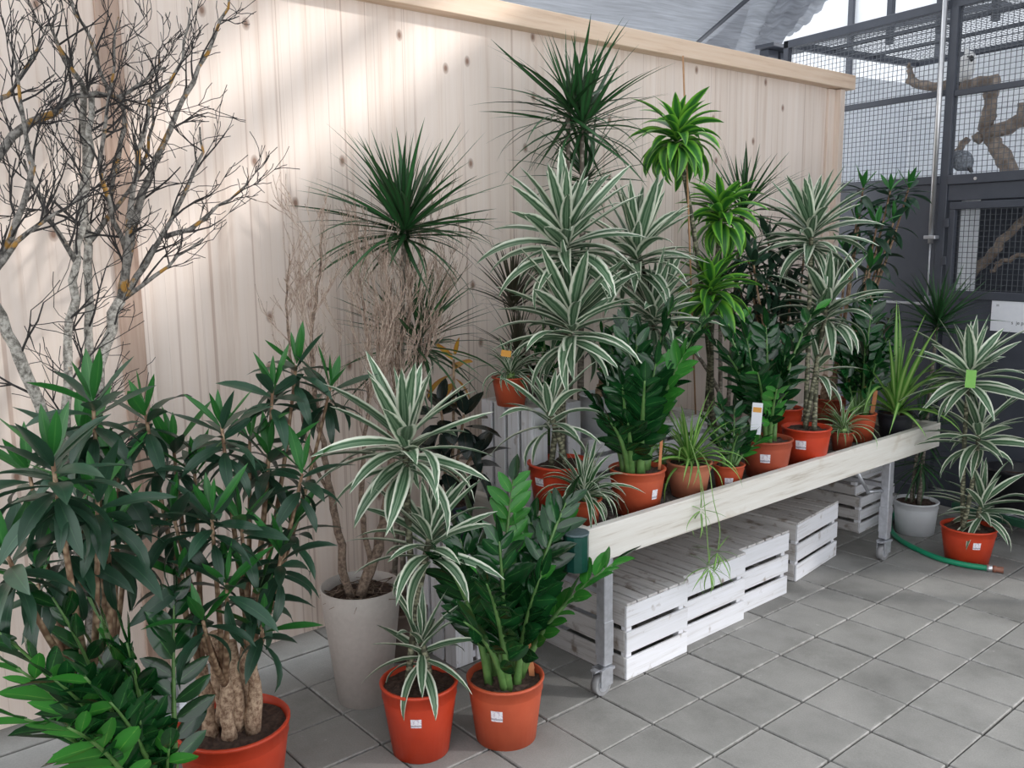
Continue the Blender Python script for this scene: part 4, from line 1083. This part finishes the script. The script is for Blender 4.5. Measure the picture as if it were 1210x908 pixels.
for i, (px, n) in enumerate((((800, 165, 1.14), 60), ((852, 255, 1.12), 54), ((840, 345, 1.06), 46))):
    tip = rel(b_, px); c = cane(t, V((.03*math.cos(2*i), .03*math.sin(2*i), .18)), tip, .014, .012, 'cane', .01)
    rosette(c, b_, tip+V((0, 0, .07)), n, 'lemon', .28, (76, -8), stem=.14, rad=.008)
MB().tube([rel(b_, (822, 490, 1.10)), rel(b_, (807, 66, 1.12))], .005, 6).obj('support_stick', MT['bamboo'], t)
dragon('tall dragon tree with a wide spiky crown rising above the striped dracaenas', V((.66, 1.405, Z)), (.08, .07, .18, 'pot_taupe', None),
    [((688, 142, 1.30), 80, .46, (88, -22)), ((672, 124, 1.34), 44, .46, (86, -20)), ((692, 205, 1.40), 50, .38, (86, 0))])
dragon('dragon tree with a dark spiky crown behind the lime-green dracaena', V((1.86, 1.35, Z)), (.10, .085, .2, 'pot_taupe', None),
    [((878, 245, 1.40), 70, .40, (88, -10)), ((850, 330, 1.45), 44, .36, (88, 0)), ((800, 390, 1.5), 30, .32, (85, 5))])
dragon('small brownish two-tiered dragon tree by the timber wall', V((.27, 1.37, Z+.472)), (.07, .06, .12, 'pot_taupe', None),
    [((606, 352, 1.42), 66, .33, (88, 25)), ((611, 412, 1.39), 50, .28, (86, 15))], key='dragon_brown')
zz('small dark zz plant behind the tall three-caned striped dracaena', V((.47, 1.40, Z)), (.08, .065, .2, 'pot_taupe', None),
    [(640, 362, 1.40), (628, 400, 1.36), (655, 380, 1.42), (640, 410, 1.30), (620, 430, 1.34, 6)], L=.075, young=0, npair=8)
song('deep green bushy dracaena in a red pot between the lime-green and striped dracaenas', V((2.12, 1.10, Z)), (.10, .08, .21, 'pot_red', None),
    [(0, .03, .12), (2, .03, .14), (4, .03, .12)],
    [(882, 292, 1.30, 16), (908, 282, 1.30, 16), (905, 330, 1.20, 16), (890, 352, 1.22, 16), (930, 305, 1.20, 16), (915, 368, 1.12, 14), (935, 340, 1.1, 14), (870, 330, 1.35, 14), (950, 300, 1.2, 14), (900, 400, 1.2, 14), (930, 380, 1.15, 14), (890, 310, 1.15, 16), (920, 345, 1.25, 16)], L=.2, n=16, key='song_deep', ny=0, mult=1.4)
song('bushy dark dracaena leaning over the aviary side beyond the far zz plant', V((2.66, 1.12, Z)), (.10, .08, .2, 'pot_brown', None),
    [(0, .03, .14), (2, .03, .14), (4, .03, .14)],
    [(1020, 222, 1.20, 18), (1052, 226, 1.05, 18), (1074, 222, 1.00, 14), (1036, 268, 1.0, 18), (1012, 262, 1.2, 16), (1028, 318, .95, 16), (1000, 300, 1.2, 14), (1056, 262, 1.0, 14), (1040, 300, 1.05, 12)], L=.19, n=16, ny=4)
# white square planter and the young shoot in it
b_ = V((.62, 1.20, Z+.272))
t = song('slim young dracaena shoot in a white pot on the table crate', b_, (.105, .095, .19, 'pot_white', None), [(0, .0, .05)], [(712, 398, 1.18, 14), (735, 400, 1.2, 10)], L=.13, n=12, ny=3, group='bushy dark dracaenas')
pot_small = V((.87, 1.01, Z)); 
spider('very small spider plant in a little brown pot behind the large zz plant', pot_small, (.055, .045, .10, 'pot_brown', None), 20, .12, 'spider_dark')

# ================================================================ lichen-covered bare tree
b_ = V((-1.78, 1.40, 0))
TRE = thing('lichen_tree', b_, 'leafless tree with pale bark, orange lichen and black twigs before the timber wall', 'tree')
Tm = dict(m='bark_pale', tw='twig_dark')
def tl(pts, r0, r1, n, m='bark_pale', depth=2, Lt=.20, from_=.35, name='branch', dens=1.0, tw='twig_dark'):
    return limb(TRE, b_, pts, r0, r1, m, tw, depth, Lt, .6, .05, n, from_, 8, .19, dens=dens, name=name)
g0 = (-1.78, 1.40, 0.0)
tl([pix(112, 850, Y=1.40)*1.0, pix(112, 640, Y=1.40), pix(114, 455, Y=1.40), pix(124, 410, Y=1.40), pix(143, 354, Y=1.39)], .033, .019, 3, from_=.6, name='trunk')
tl([pix(85, 850, Y=1.42), pix(95, 640, Y=1.42), pix(104, 436, Y=1.42), pix(106, 388, Y=1.42), pix(106, 341, Y=1.42), pix(104, 290, Y=1.42), pix(98, 230, Y=1.44), pix(102, 160, Y=1.45), pix(98, 105, Y=1.46)], .026, .010, 12, from_=.5, name='trunk')
tl([pix(70, 860, Y=1.36), pix(78, 640, Y=1.36), pix(79, 455, Y=1.36), pix(82, 378, Y=1.36), pix(91, 309, Y=1.36), pix(98, 246, Y=1.37), pix(106, 180, Y=1.38), pix(108, 115, Y=1.40)], .022, .010, 12, from_=.5, name='trunk')
tl([pix(95, 850, Y=1.32), pix(70, 560, Y=1.30), pix(44, 468, Y=1.28), pix(24, 423, Y=1.27), pix(10, 394, Y=1.26), pix(-12, 350, Y=1.25), pix(-30, 250, Y=1.25)], .026, .014, 5, from_=.6, name='trunk')
for pts, r0, r1, n in [
    ([(143, 354, 1.39), (152, 300, 1.40), (165, 240, 1.40), (190, 170, 1.38), (218, 115, 1.36), (245, 60, 1.36), (268, 8, 1.38), (275, -25, 1.38)], .020, .005, 14),
    ([(143, 354, 1.39), (150, 280, 1.36), (160, 200, 1.34), (178, 118, 1.34), (200, 104, 1.34), (215, 70, 1.36), (225, 10, 1.36)], .015, .005, 13),
    ([(143, 354, 1.39), (164, 330, 1.37), (190, 280, 1.36), (212, 240, 1.36), (240, 180, 1.37), (236, 150, 1.37)], .014, .005, 9),
    ([(144, 353, 1.39), (182, 326, 1.32), (210, 304, 1.30), (240, 282, 1.28)], .010, .004, 6),
    ([(190, 280, 1.36), (225, 272, 1.34), (258, 245, 1.33), (285, 228, 1.33), (294, 208, 1.33)], .010, .003, 8),
    ([(-10, 195, 1.28), (15, 162, 1.30), (38, 147, 1.32), (61, 134, 1.34), (81, 119, 1.36), (101, 111, 1.38), (127, 111, 1.4), (142, 116, 1.4), (170, 95, 1.4), (195, 80, 1.4)], .017, .006, 16),
    ([(128, 112, 1.4), (112, 60, 1.4), (98, 28, 1.4), (84, 0, 1.4), (78, -20, 1.4)], .009, .004, 9),
    ([(101, 111, 1.38), (88, 85, 1.36), (70, 55, 1.35), (62, 35, 1.35), (68, 5, 1.35)], .010, .004, 9),
    ([(142, 116, 1.4), (146, 150, 1.4), (140, 190, 1.4), (130, 250, 1.41)], .009, .011, 8),
    ([(-15, 330, 1.24), (10, 280, 1.25), (30, 240, 1.26), (38, 200, 1.27), (30, 160, 1.28), (20, 100, 1.28), (12, 50, 1.28)], .015, .005, 14),
    ([(-10, 330, 1.24), (20, 285, 1.22), (48, 262, 1.2), (80, 245, 1.2), (105, 225, 1.22)], .011, .004, 9),
    ([(91, 309, 1.36), (72, 280, 1.32), (52, 250, 1.30), (40, 220, 1.3), (28, 188, 1.3)], .010, .005, 9),
    ([(-5, 120, 1.3), (20, 100, 1.32), (45, 60, 1.34), (60, 20, 1.35)], .009, .003, 9),
    ([(150, 300, 1.4), (130, 240, 1.38), (118, 190, 1.36), (125, 140, 1.34), (135, 80, 1.34), (140, 20, 1.35)], .011, .004, 12),
    ([(104, 290, 1.42), (150, 230, 1.44), (175, 180, 1.45), (182, 130, 1.45), (188, 60, 1.45)], .010, .004, 10)]:
    tl(pts, r0*.9, r1*.7, int(n*.85), m='bark_grey', Lt=.17, from_=.1)
